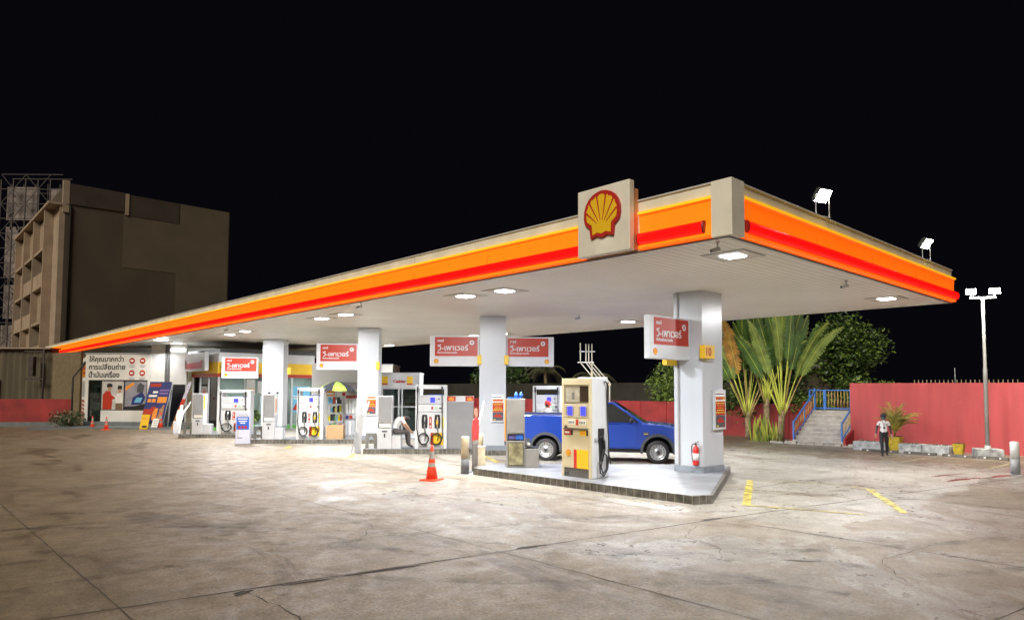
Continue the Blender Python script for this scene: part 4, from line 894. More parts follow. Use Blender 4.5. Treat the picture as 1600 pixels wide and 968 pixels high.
# ------------------------------------------------------------------ people
def human(label, loc, rotz, J, mats, bonemat, scale=1., group=None):
    """J: joints {name: (x,y,z,r)}; body = one skinned surface with a material per bone."""
    root = thing('person', label, 'person', loc, rotz, group); root.scale = (scale,)*3
    E_ = [('pelvis','waist'),('waist','chest'),('chest','neck'),('neck','head'),('head','crown')]
    for s in 'LR':
        E_ += [('chest','sho'+s),('sho'+s,'elb'+s),('elb'+s,'wri'+s),('wri'+s,'hand'+s),('pelvis','hip'+s),('hip'+s,'knee'+s),('knee'+s,'ank'+s),('ank'+s,'toe'+s)]
        h = Vector(J['hand'+s][:3]); d = (h - Vector(J['wri'+s][:3])).normalized(); sd = d.cross(Vector((0,1,0)))
        if sd.length < .1: sd = Vector((1,0,0))
        sd.normalize(); pn = d.cross(sd)
        for i, (o, l) in enumerate([(-.030,.066),(-.010,.078),(.010,.074),(.030,.056)]):
            a = h + sd*o + d*.02; b_ = a + d*l*.55 + pn*.006; c = b_ + d*l*.42 + pn*.022
            for nm, p in (('f%d1'%i, a), ('f%d2'%i, b_), ('f%d3'%i, c)): J[nm+s] = (*p, .0095)
            E_ += [('hand'+s,'f%d1'%i+s),('f%d1'%i+s,'f%d2'%i+s),('f%d2'%i+s,'f%d3'%i+s)]
        w_ = Vector(J['wri'+s][:3]); a = w_ + d*.035 + sd*-.035 + pn*.01; b_ = a + d*.04 + sd*-.015 + pn*.01
        J['t1'+s] = (*a, .011); J['t2'+s] = (*b_, .010); E_ += [('wri'+s,'t1'+s),('t1'+s,'t2'+s)]
    names = list(J); idx = {n: i for i, n in enumerate(names)}
    me = bpy.data.meshes.new('body'); me.from_pydata([J[n][:3] for n in names], [(idx[a], idx[b_]) for a, b_ in E_], [])
    o = bpy.data.objects.new('body', me); C.objects.link(o)
    md = o.modifiers.new('skin', 'SKIN'); md.use_smooth_shade = True
    sk = me.skin_vertices[0].data
    for n in names: r_ = J[n][3]; sk[idx[n]].radius = (r_, r_) if not isinstance(r_, tuple) else r_; sk[idx[n]].use_root = (n == 'pelvis')
    o.modifiers.new('sub', 'SUBSURF').levels = 2
    bpy.context.view_layer.update()
    m2 = bpy.data.meshes.new_from_object(o.evaluated_get(bpy.context.evaluated_depsgraph_get()))
    bpy.data.objects.remove(o)
    m2.name = 'body'
    for mm_ in mats: m2.materials.append(mm_)
    seg = []
    for a, b_ in E_:
        mi = bonemat(a, b_)
        seg.append((Vector(J[a][:3]), Vector(J[b_][:3]), mi))
    for f in m2.polygons:
        c = f.center; best = None
        for a, b_, mi in seg:
            d = b_-a; t = max(0, min(1, (c-a).dot(d)/max(d.length_squared, 1e-9))); q = (c-(a+d*t)).length
            if best is None or q < best[0]: best = (q, mi, t)
        mi = best[1]
        f.material_index = mi(best[2]) if callable(mi) else mi
        f.use_smooth = True
    ob = bpy.data.objects.new('body', m2); C.objects.link(ob); ob.parent = root
    return root
def head_bits(root, J, yaw_=0., cap=None, mask=None, hair=True, tilt=0.):
    hx, hy, hz = J['head'][:3]
    e = bpy.data.objects.new('x', None)
    def place(o): o.location = (hx, hy, hz); o.rotation_euler = (tilt, 0, yaw_); return o
    mb = MB()
    for s in (-1,1): mb.sphere((s*.033,-.088,.035), .012, 6)
    place(mb.build('eyes', BLACKP, root))
    mb = MB(); mb.prism([(-.012,-.02),(.012,-.02),(.006,.035),(-.006,.035)], -.115, -.08, 'xz'); mb.sphere((-.092,.0,.01), .028, 6, 0, (.4,.8,1.1)); mb.sphere((.092,.0,.01), .028, 6, 0, (.4,.8,1.1)); place(mb.build('nose_and_ears', SKIN, root))
    if hair: mb = MB(); mb.sphere((0,.022,.045), .108, 8, 0, (.95,1.0,1.08)); place(mb.build('hair', HAIR, root))
    if mask: mb = MB(); mb.sphere((0,-.045,-.012), .078, 8, 0, (1.0,.95,1.05)); place(mb.build('face_mask', mask, root))
    if cap:
        mb = MB(); mb.lathe([(.108,.055),(.112,.09),(.10,.135),(.06,.165),(.001,.172)], 18); mb.hexa([(-.085,-.09,.060),(.085,-.09,.060),(.06,-.20,.045),(-.06,-.20,.045),(-.085,-.09,.072),(.085,-.09,.072),(.06,-.20,.055),(-.06,-.20,.055)])
        place(mb.build('cap', cap, root))
# walking attendant (local: faces -Y, x = her left)
J = dict(pelvis=(0,0,.90,.135), waist=(0,.005,1.03,.118), chest=(0,.01,1.24,(.15,.105)), neck=(0,0,1.40,.048), head=(0,-.015,1.505,.082), crown=(0,-.01,1.60,.07),
         shoL=(.165,.01,1.335,.062), elbL=(.235,.03,1.09,.045), wriL=(.265,-.03,.86,.030), handL=(.272,-.05,.79,.034),
         shoR=(-.165,.01,1.335,.062), elbR=(-.24,.02,1.09,.045), wriR=(-.285,-.06,.87,.030), handR=(-.295,-.085,.80,.034),
         hipL=(.09,0,.86,.105), kneeL=(.105,.05,.47,.068), ankL=(.115,.20,.10,.048), toeL=(.125,.10,.035,.042),
         hipR=(-.085,0,.86,.105), kneeR=(-.085,-.09,.48,.068), ankR=(-.08,-.12,.08,.048), toeR=(-.085,-.26,.035,.042))
def bm1(a, b_):
    k = a + b_
    if a.startswith(('f','t','hand')) or b_.startswith(('hand','t1')): return 2
    if a in ('neck','head'): return 2
    if a.startswith('sho'): return lambda t: 0 if t < .55 else 3
    if a.startswith('elb'): return 3
    if a.startswith('ank'): return 4
    if a.startswith(('hip','knee')) or b_.startswith('hip'): return 1
    if a == 'pelvis': return lambda t: 1 if t < .35 else 0
    return 0
wk = human('person walking in a white shirt, black trousers, cap and mask', (27.2, 9.17, 0), R(-64), dict(J), [SHIRT, TROUS, SKIN, BLACKP, BLACKP], bm1, .93)
head_bits(wk, J, 0, mat('black_cap', (.02,.02,.024), .7, var=0), MASK)
mb = MB(); mb.tube([(.055,-.10,1.39),(.02,-.125,1.25),(0,-.13,1.16),(-.02,-.125,1.25),(-.055,-.10,1.39)], .008, 6); mb.box(-.03,-.137,1.07,.03,-.129,1.16); mb.build('lanyard', BLACKP, wk)
mb = MB(); mb.box(.05,-.128,1.235,.11,-.118,1.26); mb.build('name_tag', BLACKP, wk)
# attendant at the bed of the pickup, looking down
J2 = dict(J); J2.update(handL=(.20,-.36,1.10,.034), wriL=(.21,-.30,1.09,.03), elbL=(.24,-.06,1.06,.045), head=(0,-.045,1.50,.082), crown=(0,-.03,1.60,.07))
bd = human('person in a white shirt and red cap bending over behind the pickup bed', (19.30, 18.82, .18), R(-12), J2, [SHIRT, TROUS, SKIN, SKIN, BLACKP], bm1, 1.06)
head_bits(bd, J2, 0, RED, None, True, R(12))
# seated man on the low box, bent forward, facing +x (local), seen from behind
J3 = dict(pelvis=(0,0,.58,.135), waist=(.01,0,.72,.125), chest=(.14,0,.94,(.15,.125)), neck=(.30,0,1.02,.055), head=(.40,0,.99,.085), crown=(.49,0,.98,.07),
          shoL=(.20,.19,1.00,.065), elbL=(.36,.24,.76,.045), wriL=(.50,.15,.60,.032), handL=(.55,.11,.56,.034),
          shoR=(.20,-.19,1.00,.065), elbR=(.37,-.25,.76,.045), wriR=(.50,-.17,.60,.032), handR=(.55,-.14,.56,.034),
          hipL=(.02,.10,.56,.105), kneeL=(.45,.16,.55,.075), ankL=(.50,.17,.12,.048), toeL=(.64,.18,.04,.042),
          hipR=(.02,-.10,.56,.105), kneeR=(.46,-.16,.56,.075), ankR=(.47,-.17,.12,.048), toeR=(.61,-.18,.04,.042))
def bm3(a, b_):
    if a.startswith(('f','t','hand','elb')) or b_.startswith(('hand','t1')): return 2
    if a in ('neck','head'): return 2
    if a.startswith('sho'): return lambda t: 0 if t < .6 else 2
    if a.startswith('ank'): return 3
    if a.startswith(('hip','knee')) or b_.startswith('hip'): return 1
    if a == 'pelvis': return lambda t: 1 if t < .3 else 0
    return 0
sm = human('person in a white polo and grey trousers sitting bent forward on the low grey box', at(I2, 1.10, .32), TH+R(20), J3, [mat('bright_white_shirt', (.82,.82,.82), .8, var=.03), GTROUS, SKIN, BLACKP], bm3, 1.10)
mb = MB(); mb.sphere((.43,0,1.005), .106, 8, 0, (1.05,.92,.92)); mb.build('hair', HAIR, sm)
mb = MB(); mb.sphere((.49,.035,.93), .013, 6); mb.sphere((.49,-.035,.93), .013, 6); mb.build('eyes', BLACKP, sm)

# ------------------------------------------------------------------ cut-out attendants used as standees (real flat boards)
def standee(label, loc, rotz, m_top, m_leg, lean=0., panel=None, shirt=None, h=1.95):
    s = thing('cutout_standee', label, 'standee', loc, rotz, 'cut-out greeting standees'); k = h/1.95
    def PR(poly): return [(x*k + z*k*math.tan(lean)*.6, z*k) for x, z in poly]
    mb = MB(); mb.prism(PR([(-.13,0),(.0,0),(.03,.78),(-.15,.78)]), -.012, .012, 'xz'); mb.prism(PR([(.04,0),(.16,0),(.15,.78),(.032,.78)]), -.012, .012, 'xz'); mb.build('legs', m_leg, s)
    mb = MB(); mb.prism(PR([(-.16,.782),(.17,.782),(.19,1.2),(.17,1.38),(.06,1.44),(-.04,1.44),(-.17,1.36),(-.19,1.1)]), -.012, .012, 'xz'); mb.build('torso', m_top, s)
    if shirt: MB().prism(PR([(-.165,.74),(.17,.74),(.172,.84),(-.167,.84)]), -.016, -.0125, 'xz').build('belt_print', REFL, s)
    mb = MB(); mb.prism(PR([(.06,1.442),(.10,1.52),(.09,1.64),(.02,1.70),(-.06,1.66),(-.08,1.54),(-.03,1.442)]), -.012, .012, 'xz'); mb.build('head', SKIN if shirt else m_top, s)
    mb = MB(); mb.prism(PR([(.172,1.22),(.21,1.24),(.40,1.62),(.47,1.86),(.42,1.88),(.33,1.66),(.175,1.38)]), -.014, .010, 'xz'); mb.build('raised_arm', shirt or m_top, s)
    mb = MB(); mb.box(-.16*k,-.02,0,.16*k,.35,.03); mb.bar((0,.30,.02),(0,.013,.9*k), .03, .03); mb.build('back_stand', GREY, s)
    if panel: mb = MB(); mb.box(-.20*k,-.03,.05,.0,-.014,.75*k); mb.build('lower_board', panel, s)
    return s
FOLDW = mat('white_board_back', (.68,.68,.66), .6, var=.06)
standee('white back of a cut-out standee leaning by the second island', (13.0, 22.42, 0), TH+R(60), FOLDW, FOLDW, R(8), GREYL, None, 2.0)
standee('white back of the farthest cut-out standee near the leaning promotion board', (11.35, 37.9, 0), TH+R(25), FOLDW, FOLDW, R(12), GREYL, None, 1.75)
standee('cut-out standee in a red shirt and grey trousers seen almost edge-on by the bollards', (12.72, 15.32, 0), TH+R(62), mat('shirt_print', (.55,.06,.05), .5, var=.15, scale=9), mat('trouser_print', (.22,.20,.18), .6, var=.1), R(3), None, SHIRT, 2.12)

# blue and white notice totem
t_ = thing('notice_totem', 'white totem board with a blue notice standing on the forecourt', 'sign', (11.55, 29.55, 0), TH+R(6))
box('board', -.29, -.16, .02, .29, .12, 1.42, mat('lilac_white', (.60,.60,.72), .5, var=.04), t_, .01); box('foot', -.31, -.2, 0, .31, .16, .018, GREY, t_)
mb = MB(); mb.box(-.26,-.166,.62,.26,-.1605,1.16,0)
for z, ww in ((1.08,.40),(.98,.34),(.90,.20)): mb.box(-ww/2,-.169,z-.02,ww/2,-.1663,z+.02,1)
for k in range(3): mb.box(-.18+k*.13,-.169,.66,-.09+k*.13,-.1663,.78,2)
mb.box(-.22,-.166,1.1605,.22,-.1605,1.27,3); mb.box(-.22,-.166,.25,.0,-.1605,.28,4); mb.box(-.22,-.166,.2805,-.15,-.1605,.6195,3)
mb.build('notice_print', [BLUE, PAPER, SIGNRED, GREYL, DGREY], t_)

# ------------------------------------------------------------------ vent pipes behind the pumps
vp = thing('vent_pipe_rack', 'rack of pale vent pipes rising and bending behind the cream dispenser', 'vent pipes', (23.83, 20.0, 0), TH)
for k in range(4):
    x = -.05 + k*.155*1.25; xt = -.80 + [0,.24,.36,.50][k]*1.05
    mb = MB(); mb.tube([(x,0,0),(x,0,2.72),(xt,-.02,3.62),(xt,-.02,4.46 if k else 4.50)], .029, 8); mb.build('pipe', mat('dull_pipe_paint', (.46,.43,.36), .6, var=.1), vp)
    mb = MB(); mb.tube([(x,0,2.58),(x,0,2.67)], .055, 10); mb.build('collar', CREAM, vp)
mb = MB(); mb.tube([(-.26,.1,0),(-.26,.1,3.70)], .042, 8); mb.build('support_post', CREAM, vp)
mb = MB(); mb.bar((-.92,.03,3.63),(-.18,.03,3.63), .05, .05); mb.bar((-.84,.02,4.12),(-.12,.02,4.12), .035, .035); mb.bar((-.30,.05,2.88),(.30,.05,2.88), .035, .035); mb.build('cross_bar', WHITE, vp)

# ------------------------------------------------------------------ cashier kiosk
kx = thing('cashier_kiosk', 'small white cashier kiosk with glazed front between pumps and seated man', 'kiosk', (18.40, 27.90, 0), TH)
W = .98
mb = MB(); mb.box(-W,.0,2.44,W,.12,3.12); mb.box(-W,.0,0,-W+.12,.12,2.4395); mb.box(W-.12,0,0,W,.12,2.4395); mb.box(-W+.12,.0,0,W-.12,.12,.30)
mb.box(-W,.1205,0,-W+.08,1.9,3.12); mb.box(W-.08,.1205,0,W,1.9,3.12); mb.box(-W+.08,1.82,0,W-.08,1.9,3.12); mb.build('walls', WHITE, kx)
box('roof', -W-.03, -.05, 3.122, W+.03, 1.95, 3.18, GREYL, kx); box('floor', -W+.08, .121, 0, W-.08, 1.82, .1, GREY, kx)
box('door_step', -W+.1, -.5, 0, W-.1, -.002, .10, GREYL, kx, .01)
fr = MB()
for x in (-.86,-.06,.10,.80): fr.box(x,.03,.30,x+.07,.09,2.44)
for z in (.301,1.50,2.38): fr.box(-.79,.032,z,.80,.088,z+.055)
fr.build('window_frame', WHITE, kx)
for x0, x1 in ((-.79,-.06),(.17,.80)): box('window_pane', x0, .055, .355, x1, .063, 2.38, GLASS, kx)
text('Cashier', .20, DARKRED, kx, (-.30, -.004, 2.69), .62, 'lettering', .01)
for x in (-.84,.36):
    mb = MB(); mb.box(x,-.006,2.66,x+.28,-.0005,3.0,0); mb.box(x,-.006,2.585,x+.28,-.0005,2.658,1); mb.build('colour_square', [YEL, SIGNRED], kx)
mb = MB()
for k in range(6): mb.box(.66,-.012,2.56+k*.085,.95,-.0005,2.62+k*.085)
mb.build('louvre_vent', GREY, kx)
mb = MB(); mb.box(-.7,1.0,.1,.7,1.4,.95); mb.build('counter', GREYL, kx)
mb = MB(); mb.box(.05,1.5,1.0,.85,1.78,1.04); mb.box(.05,1.5,1.45,.85,1.78,1.49); mb.box(.05,1.5,1.9,.85,1.78,1.94)
for k in range(5): mb.box(.10+k*.14,1.5,1.045,.21+k*.14,1.7,1.28,1); mb.box(.12+k*.14,1.5,1.495,.22+k*.14,1.7,1.7,2); mb.box(.12+k*.14,1.5,1.945,.22+k*.14,1.7,2.12,1)
mb.build('stocked_shelf', [GREY, PAPER, CARD], kx)
fl = thing('storage_building', 'blank pale building behind the cashier kiosk', 'building', (25.9, 41.5, 0), TH)
box('wall', -.75, 0, 0, .75, 4, 4.05, WALLW, fl); box('roof', -.8, -.05, 4.052, .8, 4.05, 4.12, GREYL, fl)

# ------------------------------------------------------------------ display shed with goods, umbrella
ds = thing('display_stall', 'open white stall of wipers and car care goods under a grey awning', 'stall', at(I3, 3.5, 2.3, 0), TH)
mb = MB(); mb.box(-1.75,1.1,0,1.2,1.2,3.62); mb.build('back_wall', WALLW, ds)
mb = MB(); mb.box(1.0,-.4,0,1.08,1.0995,2.7); mb.build('side_wall', WHITE, ds)
mb = MB(); mb.hexa([(-.75,-.75,2.30),(1.05,-.75,2.22),(1.05,1.09,2.62),(-.75,1.09,2.70),(-.75,-.75,2.34),(1.05,-.75,2.26),(1.05,1.09,2.66),(-.75,1.09,2.74)]); mb.build('awning', mat('grey_awning', (.20,.19,.18), .8, var=.15), ds)
mb = MB(); mb.box(-.20,-.70,2.02,.26,-.66,2.26,0); mb.box(.10,-.705,2.06,.24,-.7005,2.22,1); mb.box(-.62,-.70,2.05,-.26,-.66,2.3,2); mb.box(-.60,-.705,2.1,-.30,-.7005,2.2,0); mb.build('price_board', [PAPER, SIGNRED, ORG], ds)
def goods_shelf(par, x0, x1, zs, y, seed, pal):
    r_ = random.Random(seed); mb = MB()
    for x in (x0, x1): mb.box(x-.02,y-.02,0.18,x+.02,y+.02,2.1,0); mb.box(x-.02,y+.30,0.18,x+.02,y+.34,2.1,0)
    for z in zs: mb.box(x0,y,z,x1,y+.32,z+.03,0)
    o = mb.build('shelf', [WHITE], par)
    for i, z in enumerate(zs):
        g = MB(); x = x0+.03
        while x < x1-.10:
            w_ = r_.uniform(.06,.12); h_ = r_.uniform(.18,.32); g.box(x, y+r_.uniform(.0,.06), z+.031, x+w_-.012, y+.26, z+.03+h_, r_.randrange(len(pal))); x += w_
        g.build('row_of_goods', pal, o)
goods_shelf(ds, -.72, -.02, (.45,.85,1.25,1.65), -.05, 3, [SIGNRED, PAPER, DGREY, YELB, LBLUE, GREEN, BLACKP])
rk = thing('wiper_rack', 'tall rack of red topped wiper boxes beside the shelf of goods', 'rack', at(I3, 4.12, 1.9, .0), TH)
mb = MB(); mb.box(-.42,0,.15,.34,.06,2.05); mb.build('rack_frame', WHITE, rk)
mb = MB(); r_ = random.Random(4)
for k in range(5): mb.box(-.40+k*.15,-.09,1.25,-.29+k*.15,-.001,1.95,0); mb.box(-.405+k*.15,-.094,1.952,-.285+k*.15,-.001,2.08,1)
for k in range(4): mb.box(-.40+k*.17,-.09,.25,-.30+k*.17,-.001,.25+r_.uniform(.6,.85),0 if k % 2 else 3); mb.box(-.40+k*.17,-.10,1.0,-.27+k*.17,-.001,1.16,[2,1,3,1][k])
mb.build('wiper_boxes', [PAPER, SIGNRED, NAVY, GREYL], rk)
tag(MB().box(-.36,-.26,0,.36,.26,.60).box(-.36,-.004,.6005,.36,.004,.602).build('cardboard_box', CARD, None, .008), 'plain brown cardboard box on the kerb beside the dispenser under the umbrella', 'box')
cbx = [o for o in C.objects if o.name == 'cardboard_box'][0]; cbx.location = at(I3, 3.58, .45); cbx.rotation_euler.z = TH
um = thing('patio_umbrella', 'green and dark grey umbrella open over the goods stall', 'umbrella', at(I3, 3.42, 1.15, .0), TH)
for par, mm_ in ((0, LIME), (1, mat('dark_cloth', (.045,.055,.07), .8, var=.1))):
    mb = MB(); n = 8
    for k in range(n):
        if k % 2 != par: continue
        for q in range(4):
            a0 = 6.2832*(k+q/4)/n; a1 = 6.2832*(k+(q+1)/4)/n; prof = [(0.02,2.72),(.35,2.64),(.65,2.50),(.86,2.30)]
            for (r0,z0),(r1,z1) in zip(prof, prof[1:]):
                sg = lambda t, r: -.03*r*math.sin(math.pi*t)
                P = lambda a, r, z, t: (r*math.cos(a), r*math.sin(a), z + sg(t, r))
                b4 = [P(a0,r0,z0,q/4),P(a1,r0,z0,(q+1)/4),P(a1,r1,z1,(q+1)/4),P(a0,r1,z1,q/4)]
                mb.hexa(b4 + [(x,y,z+.006) for x,y,z in b4])
    mb.build('canopy_panels', mm_, um)
mb = MB(); mb.tube([(0,0,.18),(0,0,2.84)], .018, 8); mb.build('pole', STEEL, um); mb = MB(); mb.lathe([(.22,.0),(.22,.1),(.05,.18)], 16); mb.build('base', DGREY, um)

# ------------------------------------------------------------------ convenience shop (axis aligned with the canopy)
sh = thing('convenience_shop', 'glass fronted shop with white, yellow and red fascia under the canopy', 'shop', (13.8, 39.1, 0))
SW, SD = 5.75, 5.4
mb = MB()
mb.box(0,0,3.86,SW,.10,4.40); mb.box(0,.1005,3.86,.10,4.3,4.40); mb.build('fascia_white', WHITE, sh)
mb = MB(); mb.box(-.06,-.06,3.22,SW+.02,.10,3.858); mb.box(-.06,.1005,3.22,.10,4.3,3.858); mb.build('fascia_yellow', YEL, sh)
mb = MB(); mb.box(-.05,-.05,3.03,SW+.01,.10,3.218); mb.box(-.05,.1005,3.03,.10,4.3,3.218); mb.build('fascia_red', SIGNRED, sh)
box('roof', .08, .08, 4.402, SW+1.5, SD+.5, 4.62, DGREY, sh)
mb = MB()
for x in (0,1.45,2.9,4.3,SW-.12): mb.box(x,0.0,.0,x+.10,.10,3.029)
for y in (1.5,2.9,4.2): mb.box(0,y,0,.10,y+.10,3.029)
mb.build('mullions', WHITE, sh)
mb = MB(); mb.box(.102,0.02,.0,SW-.12,.08,.20); mb.box(.02,.102,0,.08,4.2,.20); mb.build('sill', GREEN, sh)
mb = MB(); mb.box(.1,.04,.201,SW-.12,.05,3.028); mb.build('front_glass', GLASS, sh); mb = MB(); mb.box(.04,.1,.201,.05,4.2,3.028); mb.build('side_glass', GLASS, sh)
mb = MB(); mb.box(.12,SD,0,SW+1.4,SD+.1,4.39); mb.box(SW-.02,.1,0,SW+.08,SD,4.39); mb.build('rear_wall', RENDERSHOP, sh); box('floor', .11, .11, .0, SW-.03, SD, .1, GREYL, sh)
mb = MB(); mb.box(.12,.12,3.3,SW-.03,SD,3.36); mb.build('shop_ceiling', RENDERSHOP, sh)
mb = MB(); mb.box(0,4.3005,0,.35,5.6,4.39); mb.build('corner_pillar', mat('tan_pillar', (.50,.44,.30), .6, var=.08), sh)
for k, (x, y) in enumerate([(.6,3.2),(2.2,3.4),(3.8,3.0)]):
    q = bpy.data.objects.new('shop_shelf', None); 
    mb = MB(); r_ = random.Random(k+9)
    mb.box(x,y,.1,x+1.2,y+.4,1.9,0)
    for z in range(4):
        for j in range(9): mb.box(x+.03+j*.13,y-.10,.25+z*.42,x+.13+j*.13,y-.001,.25+z*.42+r_.uniform(.16,.3),1+r_.randrange(4))
    mb.build('stocked_shelf', [GREYL, PAPER, SIGNRED, YEL, LBLUE], sh)
lt_ = MB()
for x in (1.0,3.0): lt_.box(x,1.6,3.27,x+1.1,1.75,3.298)
lt_.build('tube_lights', mat('tube_lamp', (.9,.9,.9), .4, var=0, emit=(.95,1.,.97), estr=5), sh)
al = bpy.data.lights.new('lamp', 'AREA'); al.shape = 'RECTANGLE'; al.size = 4; al.size_y = 2.5; al.energy = 300; ao = bpy.data.objects.new('lamp', al); C.objects.link(ao); ao.parent = sh; ao.location = (2.6,2.2,3.25)
# shop window prints
mb = MB(); mb.box(.015,1.75,.9,.0385,2.75,2.5,0); mb.prism([(1.95,1.2),(2.35,1.2),(2.45,2.0),(2.25,2.35),(2.05,2.0)], .008, .0148, 'yz', 1); mb.build('side_window_poster', [mat('faint_print', (.30,.29,.28), .5, var=.3, scale=5), SIGNRED], sh)
mb = MB(); mb.box(1.6,.021,2.0,2.1,.0385,2.9,0); mb.box(1.62,.016,2.1,2.08,.0205,2.35,1); mb.box(2.25,.021,2.1,2.7,.0385,2.8,0); mb.build('window_notices', [PAPER, YEL], sh)
mb = MB(); mb.box(3.9+.45,.021,.95,3.9+1.6,.0385,2.5,0); mb.sphere((4.65,.03,2.2), .18, 8, 1, (1,.05,1)); mb.prism([(4.4,1.1),(5.0,1.05),(5.35,1.35),(5.1,1.55),(4.6,1.45)], .012, .0205, 'xz', 2); mb.prism([(4.75,1.0),(5.2,1.0),(5.2,1.2),(4.9,1.25)], .008, .0115, 'xz', 1)
for z in (1.75,1.88): mb.box(4.45,.014,z,5.3,.0205,z+.06,1)
mb.build('drinks_poster', [LBLUE, PAPER, SIGNRED], sh)
# big name board on the side of the shop
nb = thing('shop_name_board', 'dim white board with a dark red swoosh at the shop corner', 'sign', (13.45, 40.0, 3.42), 0)
box('board', -.10, 0, 0, .10, 4.6, 1.0, mat('dim_board', (.40,.36,.36), .5, var=.08), nb, .01); mb = MB(); mb.box(-.112,-.02,-.04,.112,-.001,1.04); mb.box(-.112,0,-.04,.112,4.6,-.001); mb.build('frame', WHITE, nb)
mb = MB(); mb.prism([(.5,.12),(3.4,.10),(3.5,.35),(2.6,.42),(.9,.48),(.4,.62)], -.108, -.1005, 'yz', 0); mb.prism([(3.0,.10),(3.25,.10),(3.6,.62),(3.45,.75),(3.05,.5)], -.114, -.1085, 'yz', 1); mb.box(-.108,3.75,.10,-.1005,4.4,.40,1); mb.prism([(3.8,.5),(4.3,.5),(4.1,.85),(4.0,.6),(3.9,.85)], -.108, -.1005, 'yz', 1)
mb.build('swoosh_print', [DARKRED, mat('brown_print', (.10,.05,.04), .6, var=0)], nb)
# potted plants inside the glass corner
def foliage(mb, c, rad, n, size, seed, m=0, flat=1., shell=.55, droop=.0):
    r_ = random.Random(seed)
    for _ in range(n):
        v = Vector((r_.gauss(0,1), r_.gauss(0,1), r_.gauss(0,1))).normalized() * (shell + (1-shell)*r_.random())
        p = Vector((c[0]+v.x*rad[0], c[1]+v.y*rad[1], c[2]+v.z*rad[2]))
        a = Vector((r_.gauss(0,1), r_.gauss(0,1), r_.gauss(0,.6)-droop)).normalized(); b_ = a.cross(Vector((r_.gauss(0,1), r_.gauss(0,1), r_.gauss(0,1)))).normalized()
        s = size*r_.uniform(.6,1.3)
        mb.add([p-a*s, p+b_*s*.42+a*s*.1, p+a*s, p-b_*s*.42+a*s*.1], [(0,1,2,3)], m if isinstance(m, int) else r_.choice(m))
pp_ = thing('potted_shrub', 'small leafy shrub in a pot in front of the shop glass', 'plant', (15.4, 38.3, 0))
mb = MB(); mb.lathe([(.16,0),(.22,.35),(.20,.36)], 14); mb.build('pot', GREEN, pp_); mb = MB(); foliage(mb, (0,0,.85), (.55,.45,.5), 260, .13, 5, [0,1]); mb.build('leaves', [LEAF, LEAFD], pp_)

# ------------------------------------------------------------------ oil change shop (service building)
sv = thing('oil_change_shop', 'white service building with black Thai lettering and poster windows at the far canopy end', 'building', (9.1, 48.2, 0), R(-48.7))
FW = 6.5
mb = MB(); mb.box(.0,0,2.86,4.22,.14,4.42); mb.box(0,0,.34,.22,.14,2.859); mb.box(1.08,0,.34,4.22,.14,1.02); mb.box(4.05,0,1.021,4.22,.14,2.859); mb.box(4.221,.03,.34,FW,.17,5.02)
mb.build('front_wall', WALLW, sv)
mb = MB(); mb.box(-.02,-.05,0,FW,.13,.338); mb.build('plinth', PLINTH, sv)
mb = MB(); mb.hexa([(0,.141,0),(0.12,.141,0),(-4.4,5.6,0),(-4.52,5.5,0),(0,.141,4.42),(.12,.141,4.42),(-4.4,5.6,4.42),(-4.52,5.5,4.42)]); mb.build('side_wall', mat('side_render', (.46,.38,.24), .7, var=.1), sv)
mb = MB(); mb.box(0,3.2,0,FW,3.3,5.0); mb.build('rear_wall', RENDERSHOP, sv); box('roof', -.05, -.03, 4.422, 4.21, 4, 4.5, GREY, sv)
fm = MB(); 
for x in (.221,1.02,2.52,4.0): fm.box(x,.02,1.021 if x > 1.1 else .34,x+.055,.12,2.858)
fm.box(.276,.022,2.80,4.0,.118,2.858); fm.box(1.075,.022,1.021,4.0,.118,1.07); fm.box(.276,.022,1.85,1.02,.118,1.90); fm.build('window_frame', BLACKP, sv)
box('door_glass', .276, .06, .345, 1.02, .07, 2.80, GLASS, sv)
mb = MB(); mb.box(.30,.3,.3,.98,.4,2.6,0); mb.box(.36,.29,1.5,.9,.2995,1.75,1); mb.box(.6,.285,1.9,.85,.2895,2.4,1); mb.build('inside_shelf', [mat('dim_inside', (.26,.27,.26), .6, var=.3, scale=3), BLACKP], sv)
# picture windows (flat prints)
pw = box('people_print', 1.076, .05, 1.071, 2.52, .06, 2.80, mat('pale_print', (.50,.48,.46), .5, var=.1), sv)
mb = MB(); mb.prism([(1.15,1.08),(1.75,1.08),(1.78,1.7),(1.95,1.66),(1.97,1.78),(1.72,1.95),(1.62,2.2),(1.35,2.2),(1.15,1.95)], .044, .0495, 'xz', 0); mb.prism([(1.46,2.16),(1.66,2.18),(1.70,2.42),(1.48,2.44)], .041, .0436, 'xz', 1); mb.prism([(1.42,2.40),(1.78,2.45),(1.74,2.62),(1.50,2.66),(1.40,2.55)], .038, .0406, 'xz', 2)
mb.prism([(2.0,1.08),(2.45,1.08),(2.46,1.9),(2.35,2.1),(2.12,2.1),(1.98,1.85),(1.86,1.7),(1.9,1.6),(2.0,1.66)], .044, .0495, 'xz', 3); mb.prism([(2.14,2.07),(2.33,2.07),(2.35,2.36),(2.14,2.36)], .041, .0436, 'xz', 1); mb.prism([(2.10,2.30),(2.40,2.30),(2.38,2.52),(2.14,2.52)], .038, .0406, 'xz', 2); mb.box(2.0,.039,1.08,2.45,.0435,1.45,4)
mb.build('two_figures', [SIGNRED, SKIN, BLACKP, SHIRT, mat('brown_trousers', (.16,.10,.06), .7, var=0)], sv)
mb = MB(); mb.box(2.576,.05,1.071,4.0,.06,2.80); wp = mb.build('workshop_print', mat('lilac_print', (.30,.29,.34), .5, var=.25, scale=2), sv)
